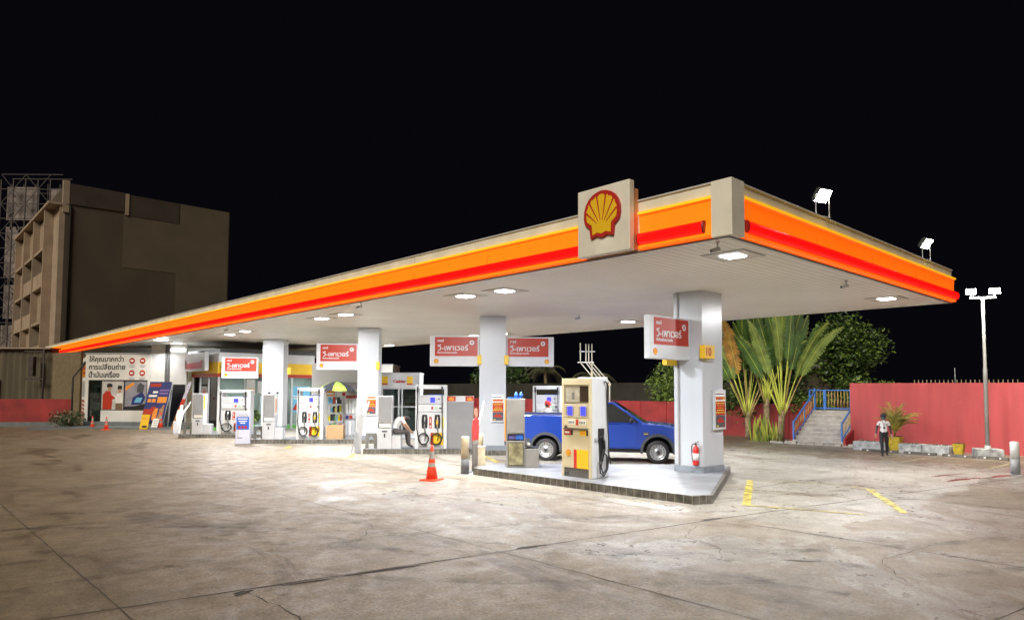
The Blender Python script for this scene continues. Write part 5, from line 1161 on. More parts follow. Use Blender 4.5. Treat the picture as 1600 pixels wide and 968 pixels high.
mb = MB(); mb.prism([(2.58,1.075),(3.98,1.075),(3.98,1.45),(3.3,1.3),(2.58,1.25)], .044, .0495, 'xz', 0); mb.prism([(3.0,1.35),(3.7,1.40),(3.92,1.8),(3.7,2.15),(3.35,1.95),(3.1,1.8)], .041, .0436, 'xz', 1); mb.prism([(3.2,1.5),(3.6,1.5),(3.75,1.8),(3.35,1.8)], .038, .0406, 'xz', 2); mb.prism([(3.35,2.1),(3.75,2.1),(3.85,2.55),(3.55,2.7),(3.38,2.45)], .041, .0436, 'xz', 3); mb.prism([(2.62,2.2),(3.2,2.6),(3.1,2.72),(2.62,2.45)], .044, .0495, 'xz', 4)
mb.build('mechanic_picture', [BLACKP, NAVY, LBLUE, DGREY, ORG], sv)
for i, (s_, z) in enumerate([('ให้คุณมากกว่า', 3.98), ('การเปลี่ยนถ่าย', 3.50), ('น้ำมันเครื่อง', 3.02)]):
    text(s_, .5, BLACKP, sv, (.22, -.004, z), [2.25,2.36,2.0][i], 'lettering', .012)
for k, (x, z) in enumerate([(3.02,4.02),(3.70,4.02),(3.02,3.28),(3.70,3.28)]):
    mb = MB(); mb.lathe([(.001,-.012),(.18,-.012),(.18,-.0005)], 20, (x,0,z), axis='y', smooth=False); mb.box(x-.09,-.02,z-.05,x+.09,-.0125,z+.05,1); mb.box(x-.20,-.006,z-.31,x+.20,-.0005,z-.26,2); mb.box(x-.15,-.006,z-.40,x+.15,-.0005,z-.35,2); mb.build('service_icon', [DARKRED if k % 2 == 0 else SIGNRED, PAPER, GREY], sv)
mb = MB(); mb.box(5.15,-.02,.34,5.28,.028,5.02); mb.box(5.33,-.02,.34,5.44,.028,5.02); mb.build('downpipe', mat('pipe_grey', (.12,.12,.12), .5, var=.1), sv)
box('doorway_shade_sheet', 5.55, .002, .35, 6.46, .028, 2.60, BLACKP, sv)  # black sheet on the wall stands for the unlit opening
mb = MB(); mb.box(5.5,-.06,4.62,6.4,.02,4.72); mb.build('tube_light', mat('tube_lamp', (.9,.9,.9), .4), sv)
al2 = bpy.data.lights.new('lamp', 'AREA'); al2.shape = 'RECTANGLE'; al2.size = .9; al2.size_y = .1; al2.energy = 60; ao2 = bpy.data.objects.new('lamp', al2); C.objects.link(ao2); ao2.parent = sv; ao2.location = (5.2,-.55,4.75); ao2.rotation_euler.x = R(-25)
mb = MB(); mb.box(4.5,-.01,1.6,4.75,.028,2.0,0); mb.box(4.52,-.014,1.65,4.73,-.0105,1.8,1); mb.build('wall_notice', [PAPER, SIGNRED], sv)
# yellow and white notices on the side wall
mb = MB()
def side_pt(u, z, o): d = Vector((-4.52, 5.36)).normalized(); n = Vector((-d.y, d.x)); q = d*u + n*o; return (q.x, q.y+.141, z)
def side_panel(mb, u0, u1, z0, z1, o0, o1, m): mb.hexa([side_pt(u0,z0,o0),side_pt(u1,z0,o0),side_pt(u1,z0,o1),side_pt(u0,z0,o1),side_pt(u0,z1,o0),side_pt(u1,z1,o0),side_pt(u1,z1,o1),side_pt(u0,z1,o1)], m)
side_panel(mb,.3,5.6,3.1,3.95,.005,.05,0); side_panel(mb,.3,5.6,3.95,4.3,.005,.04,1)
side_panel(mb,.3,5.2,1.6,3.05,.005,.05,2); side_panel(mb,.3,5.2,.5,1.55,.005,.05,3)
for k in range(4): side_panel(mb,.8+k*1.1,1.4+k*1.1,1.8,2.8,.052,.06,4); side_panel(mb,1.,4.2,.62+k*.24,.74+k*.24,.052,.06,2)
side_panel(mb,.8,4.8,3.55,3.7,.052,.06,3); side_panel(mb,1.2,4.2,3.25,3.4,.052,.06,3)
mb.build('side_notices', [ORG, PAPER, PAPER, SIGNRED, GREY], sv)

# pavement in front of the service building
struct(MB().prism([(6.0,46.3),(8.4,46.5),(12.7,41.6),(13.6,42.9),(9.0,48.1),(6.5,47.6)], 0, .10).build('pavement', PLINTH))

# promotion boards
pb = thing('promotion_board', 'tall navy promotion board with red and orange blocks leaning before the service building', 'sign board', (11.55, 43.6, 0), R(-46))
def lean(mb_, k=.16):
    mb_.v = [(x + z*k, y + z*.10, z) for x, y, z in mb_.v]; return mb_
mb = MB(); mb.box(-.62,-.03,.30,.70,.0,2.75,0)
for x0,x1,z0,z1,m_ in [(-.55,.1,2.45,2.65,1),(-.3,.0,2.08,2.2,2),(-.5,.0,1.86,1.98,2),(.1,.64,2.20,2.30,3),(.1,.64,2.02,2.12,3),(-.5,-.30,1.55,1.75,4),(-.25,-.02,1.55,1.75,4),(.08,.64,1.52,1.86,4),(-.60,-.25,.55,1.15,1),(-.02,.25,.5,1.2,4),(.35,.6,.6,1.2,5)]: mb.box(x0,-.036,z0,x1,-.0305,z1,m_)
mb.prism([(-.6,.4),(-.2,.4),(.1,1.3),(-.15,1.3)], -.040, -.0365, 'xz', 1); mb.prism([(.2,.35),(.4,.35),(.62,1.35),(.5,1.4)], -.040, -.0365, 'xz', 5)
lean(mb).build('printed_board', [NAVY, SIGNRED, PAPER, mat('purple_print', (.20,.12,.35), .5, var=0), ORG, mat('brown_orange', (.45,.22,.10), .5, var=.2, scale=6)], pb)
mb = MB(); mb.bar((-.55,.02,.30),(-.55,.55,0), .03, .03); mb.bar((.62,.02,.3),(.62,.55,0), .03, .03); mb.bar((-.62,.0,0.0),(-.5,.0,.31), .04, .04); mb.bar((.70,.0,0),(.75,.0,.31), .04, .04); mb.bar((.74,.05,.30),(1.17,.29,2.75), .035, .035); mb.bar((.9,.3,0),(1.15,.32,2.6), .03, .03); mb.build('stand', GREYL, pb)
p2 = thing('narrow_promotion_board', 'narrow orange and blue board leaning at a steep angle beside the promotion board', 'sign board', (12.35, 42.0, 0), R(-46))
mb = MB(); mb.box(-.12,-.03,.02,.12,.0,1.2,0); mb.box(-.11,-.03,1.202,.11,.0,1.75,1); mb.box(-.09,-.03,1.752,.09,0,2.75,2); lean(mb,.30).build('printed_board', [mat('wood_orange', (.45,.20,.07), .6, var=.2, scale=6), SIGNRED, mat('violet_white', (.55,.50,.62), .5, var=.3, scale=8)], p2)
mb = MB(); mb.bar((0,.4,0),(.60,.30,1.9), .03, .03); mb.build('stand', GREYL, p2)
p3 = thing('small_yellow_board', 'small yellow notice board at the foot of the promotion board', 'sign board', (11.15, 43.3, 0), R(-46))
mb = MB(); mb.box(-.24,-.02,0.02,.24,.01,.85,0); mb.box(-.10,-.026,.10,.18,-.0205,.22,1); mb.box(-.2,-.026,.6,.2,-.0205,.66,2); lean(mb,.12).build('printed_board', [YEL, BLACKP, ORG], p3); mb = MB(); mb.bar((0,.3,0),(.08,.05,.6), .03, .03); mb.build('stand', GREY, p3)
p4 = thing('small_white_board', 'small white notice board between the yellow board and the cone', 'sign board', (11.6, 42.95, 0), R(-46))
mb = MB(); mb.box(-.18,-.02,0.02,.18,.01,.62,0)
for k in range(4): mb.box(-.12,-.026,.12+k*.12,.12,-.0205,.15+k*.12,1)
lean(mb,.2).build('printed_board', [PAPER, GREY], p4); mb = MB(); mb.bar((0,.3,0),(.08,.05,.5), .03, .03); mb.build('stand', GREY, p4)
# ------------------------------------------------------------------ big apartment block behind
ab = thing('apartment_block', 'tall drab blank sided building with stacked balconies rising behind the canopy end', 'building', (13.3, 83.0, 0))
BW, BH = 16.8, 23.6
box('wall', .0, 0, 0, BW, 12, BH, BLDG, ab)
def bpanel(name, poly, m, o=.012, par=None):
    mb = MB(); mb.prism(poly, -o, -.002, 'xz'); return mb.build(name, m, par or ab)
bpanel('pale_patch', [(5.45,15.5),(10.95,15.5),(10.95,0),(BW-.1,0),(BW-.1,BH-.05),(11.2,BH-.05),(11.2,21.2),(5.45,21.2)], BLDGP, .02)
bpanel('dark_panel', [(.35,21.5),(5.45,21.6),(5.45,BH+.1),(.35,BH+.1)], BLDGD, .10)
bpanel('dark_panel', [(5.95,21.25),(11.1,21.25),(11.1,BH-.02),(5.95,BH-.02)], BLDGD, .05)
mb = MB(); mb.box(-.25,-.12,20.6,.32,.3,BH+.35); mb.build('corner_pier', BLDGL, ab); mb = MB(); mb.box(5.52,-.12,21.3,5.9,.0,BH+.05); mb.build('narrow_pier', BLDGL, ab)
mb = MB(); mb.tube([(.45,-.10,0),(.45,-.10,21.3),(.1,-.10,21.5)], .09, 8); mb.build('downpipe', RUST, ab)
mb = MB(); mb.box(BW-.02,3,9,BW+.25,3.4,9.3); mb.box(BW-.02,3,13,BW+.25,3.4,13.3); mb.box(BW-.02,3,17,BW+.25,3.4,17.3); mb.tube([(BW+.15,3.2,0),(BW+.15,3.2,20)], .07, 6); mb.build('side_bracket', RUST, ab)
def bbox(mb, u0, u1, o0, o1, z0, z1, m=0): mb.box(-o1, u0, z0, -o0, u1, z1, m)
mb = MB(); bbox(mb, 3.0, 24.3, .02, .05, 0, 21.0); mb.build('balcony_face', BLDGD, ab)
mb = MB(); bbox(mb, .02, 3.0, .003, .5, 0, 21.3); mb.build('end_pier', BLDGL, ab)
FIN = [3.0, 10.0, 17.0, 24.0]
for fl_ in range(6):
    z = 21.3 - 3.95*(fl_+1)
    sl = MB(); bbox(sl, 3.001, 24.3, .051, 1.25, max(z-.3,.0), max(z,.1)); sl.build('balcony_slab', BLDGL, ab)
    for k in range(3):
        full = (k, fl_) in ((0,0),(1,0),(2,0),(3,0),(2,1),(0,2),(1,3),(3,1))
        par_ = MB(); bbox(par_, FIN[k]+.36, FIN[k+1]-.01, 1.08 if not full else .6, 1.2 if not full else .72, max(z,.1)+.001, z+(1.35 if not full else 3.64)); par_.build('balcony_front', BLDGL if not full else mat('blank_infill', (.32,.24,.172), .85, var=.15), ab)
for u in FIN:
    fn = MB(); bbox(fn, u, u+.35, .051, 1.35, 0, 21.3); fn.build('fin_wall', BLDGL, ab)
mb = MB(); bbox(mb, -.1, 24.6, -.0, 1.5, 21.301, 21.55); mb.build('eaves_slab', BLDGL, ab)
mb = MB(); mb.box(-1.9,7,5.6,-1.21,8.2,6.3); mb.build('cooling_unit', BLDGP, ab)
# billboard scaffold
bb = thing('billboard_scaffold', 'tall dark steel lattice frame carrying torn billboard sheets beyond the apartment block', 'billboard', (12.9, 123.0, 0), R(-42))
sk_ = MB()
for x in (-1.5,0.3,2.1,3.9,5.7,7.5): sk_.bar((x,0,0),(x,0,33), .14, .14); sk_.bar((x,2.2,0),(x,2.2,33), .12, .12)
for k in range(15): sk_.bar((-1.5,0,3+k*2.2),(7.5,0,3+k*2.2), .1, .1); sk_.bar((-1.5,2.2,3+k*2.2),(7.5,2.2,3+k*2.2), .1, .1)
for k in range(7):
    for x in (-1.5,2.1): sk_.bar((x,0,3+k*4.4),(x+3.6,0,7.4+k*4.4), .08, .08); sk_.bar((x+3.6,0,3+k*4.4),(x,0,7.4+k*4.4), .08, .08)
sk_.build('lattice', RUST, bb)
for z0, z1, x0, x1 in [(27.2,32.2,-1.3,3.4),(18.6,26.2,-1.3,3.9),(12.5,17.5,-1.2,3.9),(22,32,4.9,7.4),(7,11.5,-1.4,3.6)]:
    mb = MB(); mb.box(x0,1.0,z0,x1,1.06,z1); mb.build('sheet', BILLB, bb)
mb = MB(); r_ = random.Random(8)
for k in range(16): x = r_.uniform(-1,3); z = r_.uniform(13,31.5); MB().bar((x,.9,z),(x+r_.uniform(-.8,.8),.9,z+r_.uniform(-1.2,1.2)), .22, .05).build('torn_strip', RUST, bb)
for k in range(6): MB().bar((5.3+.2*(k%2),.9,23+k*1.4),(6.9,.9,23.6+k*1.4), .25, .05).build('torn_strip', RUST, bb)
# corrugated shed at the far left, low red wall before it
cs = thing('corrugated_shed', 'low corrugated sheet shed behind the dark red boundary wall', 'shed', (9.1, 59.75, 0), R(138))
mb = MB(); n = 110; Lc = 26.
vs = []; 
for i in range(n+1):
    x = Lc*i/n; y = .05 if i % 2 else -.05; vs += [(x,y,0),(x,y,5.2)]
mb.add(vs, [(2*i,2*i+2,2*i+3,2*i+1) for i in range(n)]); mb.build('sheet_wall', CORR, cs)
box('roof', -.1, -.9, 5.201, Lc, .35, 5.3, BLDGL, cs)
mb = MB(); mb.box(0,-.8,0,.1,-.06,5.2); mb.build('end_wall', CORR, cs)
mb = MB()
for x in (4.0,5.0,6.1): mb.tube([(x,.35,0),(x,.35,3.1)], .28, 12)
mb.build('steel_drums', STEEL, cs)
fr_ = MB(); fr_.tube([(.1,.7,0),(.1,.7,5.2)], .06, 6); fr_.bar((.1,.7,5.0),(1.5,.7,5.0), .1, .1); fr_.bar((.1,.7,3.0),(1.4,.7,3.0), .1, .1); fr_.bar((.9,.7,3.2),(.9,.7,4.6), .35, .3); fr_.build('meter_frame', RUST, cs)
def wall_run(name, label, cat, pts, h, th, m, group=None, cop=None):
    w_ = thing(name, label, cat, (pts[0][0], pts[0][1], 0), 0, group); mb = MB()
    o = Vector(pts[0]); P = [Vector(p)-o for p in pts]
    for i, (a, b_) in enumerate(zip(P, P[1:])):
        d = (b_-a).normalized(); n_ = Vector((-d.y, d.x))*th/2; e = d*.0
        mb.hexa([(*(a-n_),0),(*(b_-n_),0),(*(b_+n_),0),(*(a+n_),0),(*(a-n_),h),(*(b_-n_),h),(*(b_+n_),h),(*(a+n_),h)])
    mb.build('wall_panel', m, w_)
    if cop:
        mb = MB()
        for a, b_ in zip(P, P[1:]):
            d = (b_-a).normalized(); n_ = Vector((-d.y, d.x))*(th/2+.03)
            mb.hexa([(*(a-n_),h+.002),(*(b_-n_),h+.002),(*(b_+n_),h+.002),(*(a+n_),h+.002),(*(a-n_),h+.07),(*(b_-n_),h+.07),(*(b_+n_),h+.07),(*(a+n_),h+.07)])
        mb.build('coping', cop, w_)
    return w_
aw = wall_run('annex_wall', 'tan side wall in the gap between corrugated shed and oil change shop', 'wall', [(9.15, 59.6), (10.2, 55.3)], 4.9, .15, mat('tan_wall', (.18,.14,.085), .8, var=.15))
wall_run('boundary_wall', 'long low dark red boundary wall at the far left, before the corrugated shed', 'wall', [(-9, 60.5), (8.7, 49.6)], 1.68, .2, REDWALLD)
lt1 = MB(); lt1.prism([(-8.9,60.24),(-8.9,60.1),(8.5,49.35),(8.55,49.5)], .0, .28, 'xy'); struct(lt1.build('kerb', PLINTH))
bs = thing('low_bush', 'low dusty flowering bush at the corner of the oil change shop', 'bush', (8.1, 47.6, .05))
mb = MB(); foliage(mb, (0,0,.5), (1.05,.7,.55), 900, .09, 21, [0,0,0,1,1,1,0,1,2], shell=.3); mb.build('leaves', [LEAFR, LEAFD, mat('pale_petals', (.42,.30,.24), .7, var=.1)], bs)
mb = MB(); 
for k in range(7): a = k*.9; mb.tube([(.1*math.cos(a),.1*math.sin(a),0),(.6*math.cos(a),.5*math.sin(a),.6)], .012, 5)
mb.build('stems', BARK, bs)
tag(MB().tube([(8.6,49.0,0),(8.6,49.0,3.0),(9.2,48.8,4.0)], .06, 6).bar((9.0,48.75,3.6),(9.6,48.6,4.5),.14,.1).build('short_lamp_post', RUST), 'thin bent post standing between the red wall and the orange side notices', 'post')

# ------------------------------------------------------------------ right side: red boundary wall, stairs, gate
wall_run('tall_boundary_wall', 'tall weathered red wall behind the car park and planters', 'wall', [(31.3, 11.85), (31.3, -14)], 2.72, .22, REDWALL)
w2 = wall_run('low_boundary_wall', 'lower red wall running behind the palms and the pickup', 'wall', [(33.3, 14.35), (33.3, 60)], 1.72, .2, REDWALLD)
mb = MB()
for k in range(24): mb.box(-.14,1.2+k*1.8,0,-.101,1.32+k*1.8,1.70)
mb.build('wall_pilaster', REDWALLD, w2)
cw = wall_run('back_concrete_wall', 'long dim concrete wall seen above the low red wall', 'wall', [(40.5, 20), (40.5, 75)], 2.9, .2, mat('dim_concrete', (.035,.033,.026), .9, var=.25, scale=.8))
sf = thing('spiked_fence', 'row of short pale spikes showing above the tall red wall', 'fence', (32.6, 9.8, 0))
mb = MB(); mb.box(-.03,-3.9,2.55,.03,0,2.60)
for k in range(24): mb.box(-.014,-.1-k*.158,2.601,.014,-.072-k*.158,2.86)
mb.build('pickets', mat('fence_paint', (.30,.24,.14), .6, var=.1), sf); mb = MB(); mb.box(-.04,-3.9,0,.04,-3.82,2.6); mb.box(-.04,-.08,0,.04,0,2.6); mb.tube([(0,-1.6,2.6),(0,-1.6,3.35)], .015, 6); mb.build('posts', GREY, sf)
stt = thing('concrete_stairs', 'grey concrete stairs climbing to the blue gate between red walls', 'stairs', (30.25, 11.72, 0))
prof = [(0,0)]; n = 8; rise = 1.46/n
for k in range(n): prof += [(k*.29, (k+1)*rise), ((k+1)*.29, (k+1)*rise)]
prof[1] = (0, rise); prof += [(4.4, 1.46), (4.4, 0)]
mb = MB(); mb.prism(prof, .10, 2.30, 'xz'); mb.build('steps', STEP, stt, .012)
mb = MB()
for k in range(n): mb.box(k*.29-.012,.1,(k+1)*rise-.03,k*.29+.03,2.3,(k+1)*rise+.004)
mb.build('nosing', mat('nosing', (.50,.48,.45), .7, var=.25, scale=6), stt)
mb = MB(); mb.prism([(.02,0),(2.6,0),(2.6,1.7),(1.0,.75),(.02,.28)], .0, .098, 'xz'); mb.build('side_wall', REDWALLD, stt)
mb = MB(); mb.prism([(.02,0),(2.6,0),(2.6,1.5),(.02,.2)], 2.302, 2.42, 'xz'); mb.box(2.4,2.43,0,2.55,2.9,1.85); mb.build('side_wall', REDWALLD, stt)
rb = thing('rubble_kerb', 'rough broken concrete kerb along the foot of the stairs', 'kerb', (29.9, 11.4, 0))
mb = MB(); r_ = random.Random(6); y = -.3
while y < 3.3:
    w_ = r_.uniform(.18,.5); h_ = r_.uniform(.07,.15); x_ = r_.uniform(-.05,.05); mb.hexa([(x_,y,0),(x_+.3,y+.02,0),(x_+.28,y+w_,0),(x_-.02,y+w_,0),(x_+.04,y+.03,h_),(x_+.25,y+.04,h_*.9),(x_+.24,y+w_-.03,h_),(x_+.03,y+w_-.04,h_*1.1)]); y += w_*.96
mb.build('kerb_blocks', CONC, rb, .03)
def railing(label, y):
    r = thing('stair_railing', label, 'railing', (30.25, 11.72+y, 0), 0, 'blue stair railings'); mb = MB()
    z0a, z0b = .95, 2.35; mb.bar((.05,0,z0a),(2.35,0,z0b), .05, .05); mb.bar((.05,0,.30),(2.35,0,1.62), .04, .04); mb.bar((.05,0,.08),(.05,0,1.02), .06, .06); mb.bar((2.35,0,1.46),(2.35,0,2.5), .06, .06); mb.bar((1.2,0,.75),(1.2,0,1.66), .04, .04)
    mb.build('rail', BLUERAIL, r); mb = MB()
    for k in range(1, 13):
        t = k/13; x = .05+2.3*t; a = .30+1.32*t; b_ = z0a+1.4*t
        mb.tube([(x,0,a),(x+.012,0,a+(b_-a)*.25),(x-.012,0,a+(b_-a)*.4),(x,0,a+(b_-a)*.5),(x+.012,0,a+(b_-a)*.65),(x,0,b_)], [.008,.012,.024,.02,.014,.008], 6)
    mb.build('balusters', mat('gold_baluster', (.42,.28,.10), .5, var=.2), r)
    return r
railing('blue railing on the palm side of the stairs', 2.27); railing('blue railing on the tall wall side of the stairs', .16)
def gate(label, y0, y1, name='blue_gate', x=32.75):
    g2 = thing(name, label, 'gate', (x, y0, 1.46), 0, 'blue gate leaves'); L2 = y1-y0; mb = MB()
    mb.bar((0,0,0.03),(0,0,.98), .06, .06); mb.bar((0,L2,0.03),(0,L2,.98), .06, .06); mb.bar((0,.031,.10),(0,L2-.031,.10), .05, .05); mb.bar((0,.031,.95),(0,L2-.031,.95), .05, .05); mb.build('frame', BLUERAIL, g2); mb = MB(); n = max(3, int(L2/.14))
    for k in range(1, n):
        y = L2*k/n; mb.tube([(0,y,.12),(0,y+.01,.30),(0,y,.42),(0,y-.01,.55),(0,y,.70),(0,y,.93)], [.010,.012,.030,.014,.026,.010], 6)
    mb.build('balusters', mat('gold_baluster', (.42,.28,.10), .5), g2); return g2
gate('narrow fixed blue gate panel above the stairs, palm side', 13.62, 14.3); gate('wide middle blue gate leaf above the stairs', 12.42, 13.56); gate('blue gate leaf next to the tall red wall', 11.3, 12.36)
tag(MB().box(32.62,11.62,2.12,32.66,12.02,2.38).build('gate_notice', mat('wood_notice', (.42,.20,.12), .6, var=.2)), 'small reddish notice hung on the gate leaf beside the red wall', 'sign')
struct(MB().prism([(33.5,-14),(40,-14),(40,14.3),(33.5,14.3)], 0, 1.42).prism([(34.65,11),(33.5,11)] and [(34.66,14.31),(40,14.31),(40,18),(34.66,18)], 0, 1.2).build('raised_terrain', SOIL))
# planters, pots, wheel stops
def planter(label, y0, y1):
    p_ = thing('planter', label, 'planter', (29.55, y0, 0), 0, 'long grey planters'); L2 = y1-y0; mb = MB()
    mb.box(-.28,0,0,-.20,L2,.34); mb.box(.24,0,0,.32,L2,.34); mb.box(-.1995,0,0,.2395,.08,.34); mb.box(-.1995,L2-.08,0,.2395,L2,.34); mb.build('box', CONCW, p_, .01)
    box('soil', -.199, .081, .05, .239, L2-.081, .29, SOIL, p_); mb = MB(); r_ = random.Random(int(y0*10))
    for k in range(int(L2*70)):
        x, y = r_.uniform(-.18,.22), r_.uniform(.1,L2-.1); h_ = r_.uniform(.05,.16); a = r_.uniform(0,6.28)
        mb.add([(x-.02*math.cos(a),y-.02*math.sin(a),.29),(x+.02*math.cos(a),y+.02*math.sin(a),.29),(x+r_.uniform(-.06,.06),y+r_.uniform(-.06,.06),.29+h_)], [(0,1,2)])
    mb.build('weeds', LEAFR, p_)
planter('grey planter between the stairs and the walking person', 9.75, 11.05); planter('grey planter right of the yellow palm pot', 8.55, 9.35); planter('weathered grey planter between the middle planter and the small yellow pot', 7.62, 8.52)
def pot_plant(label, loc, h, plant, cat='plant'):
    q = thing('potted_palm' if plant else 'plant_pot', label, cat, loc); r0, r1 = .15*h/.55, .23*h/.55
    mb = MB(); mb.hexa([(-r0,-r0,0),(r0,-r0,0),(r0,r0,0),(-r0,r0,0),(-r1,-r1,h),(r1,-r1,h),(r1,r1,h),(-r1,r1,h)]); mb.build('pot', mat('yellow_pot', (.52,.38,.03), .55, var=.25, scale=8), q, .01); box('soil', -r1*.88, -r1*.88, h+.001, r1*.88, r1*.88, h+.02, SOIL, q)
    if plant:
        r_ = random.Random(3); st_ = MB(); lf = MB()
        for k in range(34):
            a = r_.uniform(0,6.28); L3 = r_.uniform(1.0,1.75); sp_ = r_.uniform(.15,.62); P = []
            for i in range(9):
                t = i/8; P.append(Vector((math.cos(a)*sp_*t**1.4*L3, math.sin(a)*sp_*t**1.4*L3, h + L3*(1.15*t - .55*t*t*(.5+sp_)))))
            st_.tube(P, [.010]*8+[.004], 5)
            for i in range(2, 9):
                for s in (-1,1):
                    d = (P[i]-P[i-1]).normalized(); side = d.cross(Vector((0,0,1))).normalized()*s; l_ = .34*(1-.45*abs(i/8-.5)); tip = P[i] + side*l_*.75 + d*l_*.6 + Vector((0,0,-.08*l_-.05)); w_ = d*.022
                    for o_ in (0, .06): lf.add([P[i]-w_-d*o_, P[i].lerp(tip,.5)+Vector((0,0,.02))-d*o_, tip-d*o_, P[i]+w_-d*o_], [(0,1,2,3)], r_.choice([0,0,1]))
        st_.build('stalks', LEAFG, q); lf.build('fronds', [LEAFG, PLEAF2], q)
    else:
        mb = MB(); mb.tube([(0,0,h),(.02,.01,h+.18)], .008, 5); mb.tube([(.05,.03,h),(.09,.05,h+.10)], .006, 5); mb.build('twigs', BARK, q)
    return q
pot_plant('feathery golden palm in a tapered yellow pot behind the walking person', (29.55, 9.55, 0), .58, True); pot_plant('small empty looking yellow pot near the lamp post', (29.45, 7.35, 0), .44, False, 'pot')
def stop(label, y0, y1):
    s = thing('wheel_stop', label, 'wheel stop', (28.75, y0, 0), 0, 'concrete wheel stops'); L2 = y1-y0
    mb = MB(); mb.prism([(-.08,.0),(.08,.0),(.05,.10),(-.05,.10)], 0, L2, 'xz'); mb.build('block', mat('stop_dark', (.12,.11,.10), .8, var=.3, scale=6), s, .01)
    for y in (.2, L2-.25): MB().box(-.088,y,.03,-.0655,y+.06,.075).build('reflector', PAPER, s)
stop('wheel stop behind the feet of the walking person', 9.2, 10.5); stop('wheel stop in front of the middle planter', 7.9, 9.0); stop('wheel stop in front of the small yellow pot', 6.75, 7.7); stop('wheel stop in front of the lamp post block', 5.7, 6.6)
# lamp post with two flood heads
lp_ = thing('lamp_post', 'tall grey lamp post with two lit floodlights on a concrete block before the red wall', 'lamp post', (29.2, 6.40, 0), R(-64))
mb = MB(); mb.box(-.42,-.32,0,.42,.32,.34); mb.build('base_block', CONCW, lp_, .02)
mb = MB(); mb.lathe([(.070,.341),(.066,3.2),(.052,3.25),(.046,5.7),(.042,5.75)], 16); mb.lathe([(.15,.3415),(.15,.36),(.10,.361),(.10,.46)], 12); mb.build('pole', mat('galvanised', (.34,.34,.33), .5, .2, var=.12), lp_)
mb = MB(); mb.bar((-.40,0,5.78),(.40,0,5.78), .06, .06); mb.build('cross_arm', WHITE, lp_)
for s in (-1, 1):
    mb = MB(); mb.tube([(s*.34,0,5.8),(s*.37,-.02,5.92)], .02, 6); mb.box(s*.37-.17,-.05,5.90,s*.37+.17,.09,6.12)
    hd = mb.build('floodlight_head', DGREY, lp_, .012)
    box('lens', s*.37-.145, -.064, 5.92, s*.37+.145, -.051, 6.10, FLOODLENS, hd)
    l = bpy.data.lights.new('lamp', 'AREA'); l.shape = 'RECTANGLE'; l.size = .34; l.size_y = .2; l.energy = 480; l.color = (1., .97, .84); l.spread = R(180)
    o = bpy.data.objects.new('lamp', l); C.objects.link(o); o.parent = hd; o.location = (s*.37, -.075, 6.01); o.rotation_euler = (R(58), 0, R(8) if s > 0 else R(-75))
# dim house roof far beyond the wall
fh = thing('distant_house', 'faint dark roof far beyond the tall red wall', 'house', (58, 26, 0), R(-35))
box('wall', -4, 0, 0, 4, 6, 4.2, BLDGD, fh); mb = MB(); mb.prism([(-5,4.25),(5,4.25),(4.9,4.45),(0,5.6),(-4.9,4.45)], -.6, 6.6, 'xz'); mb.build('roof', mat('roof_sheet', (.22,.22,.24), .6, var=.2), fh)

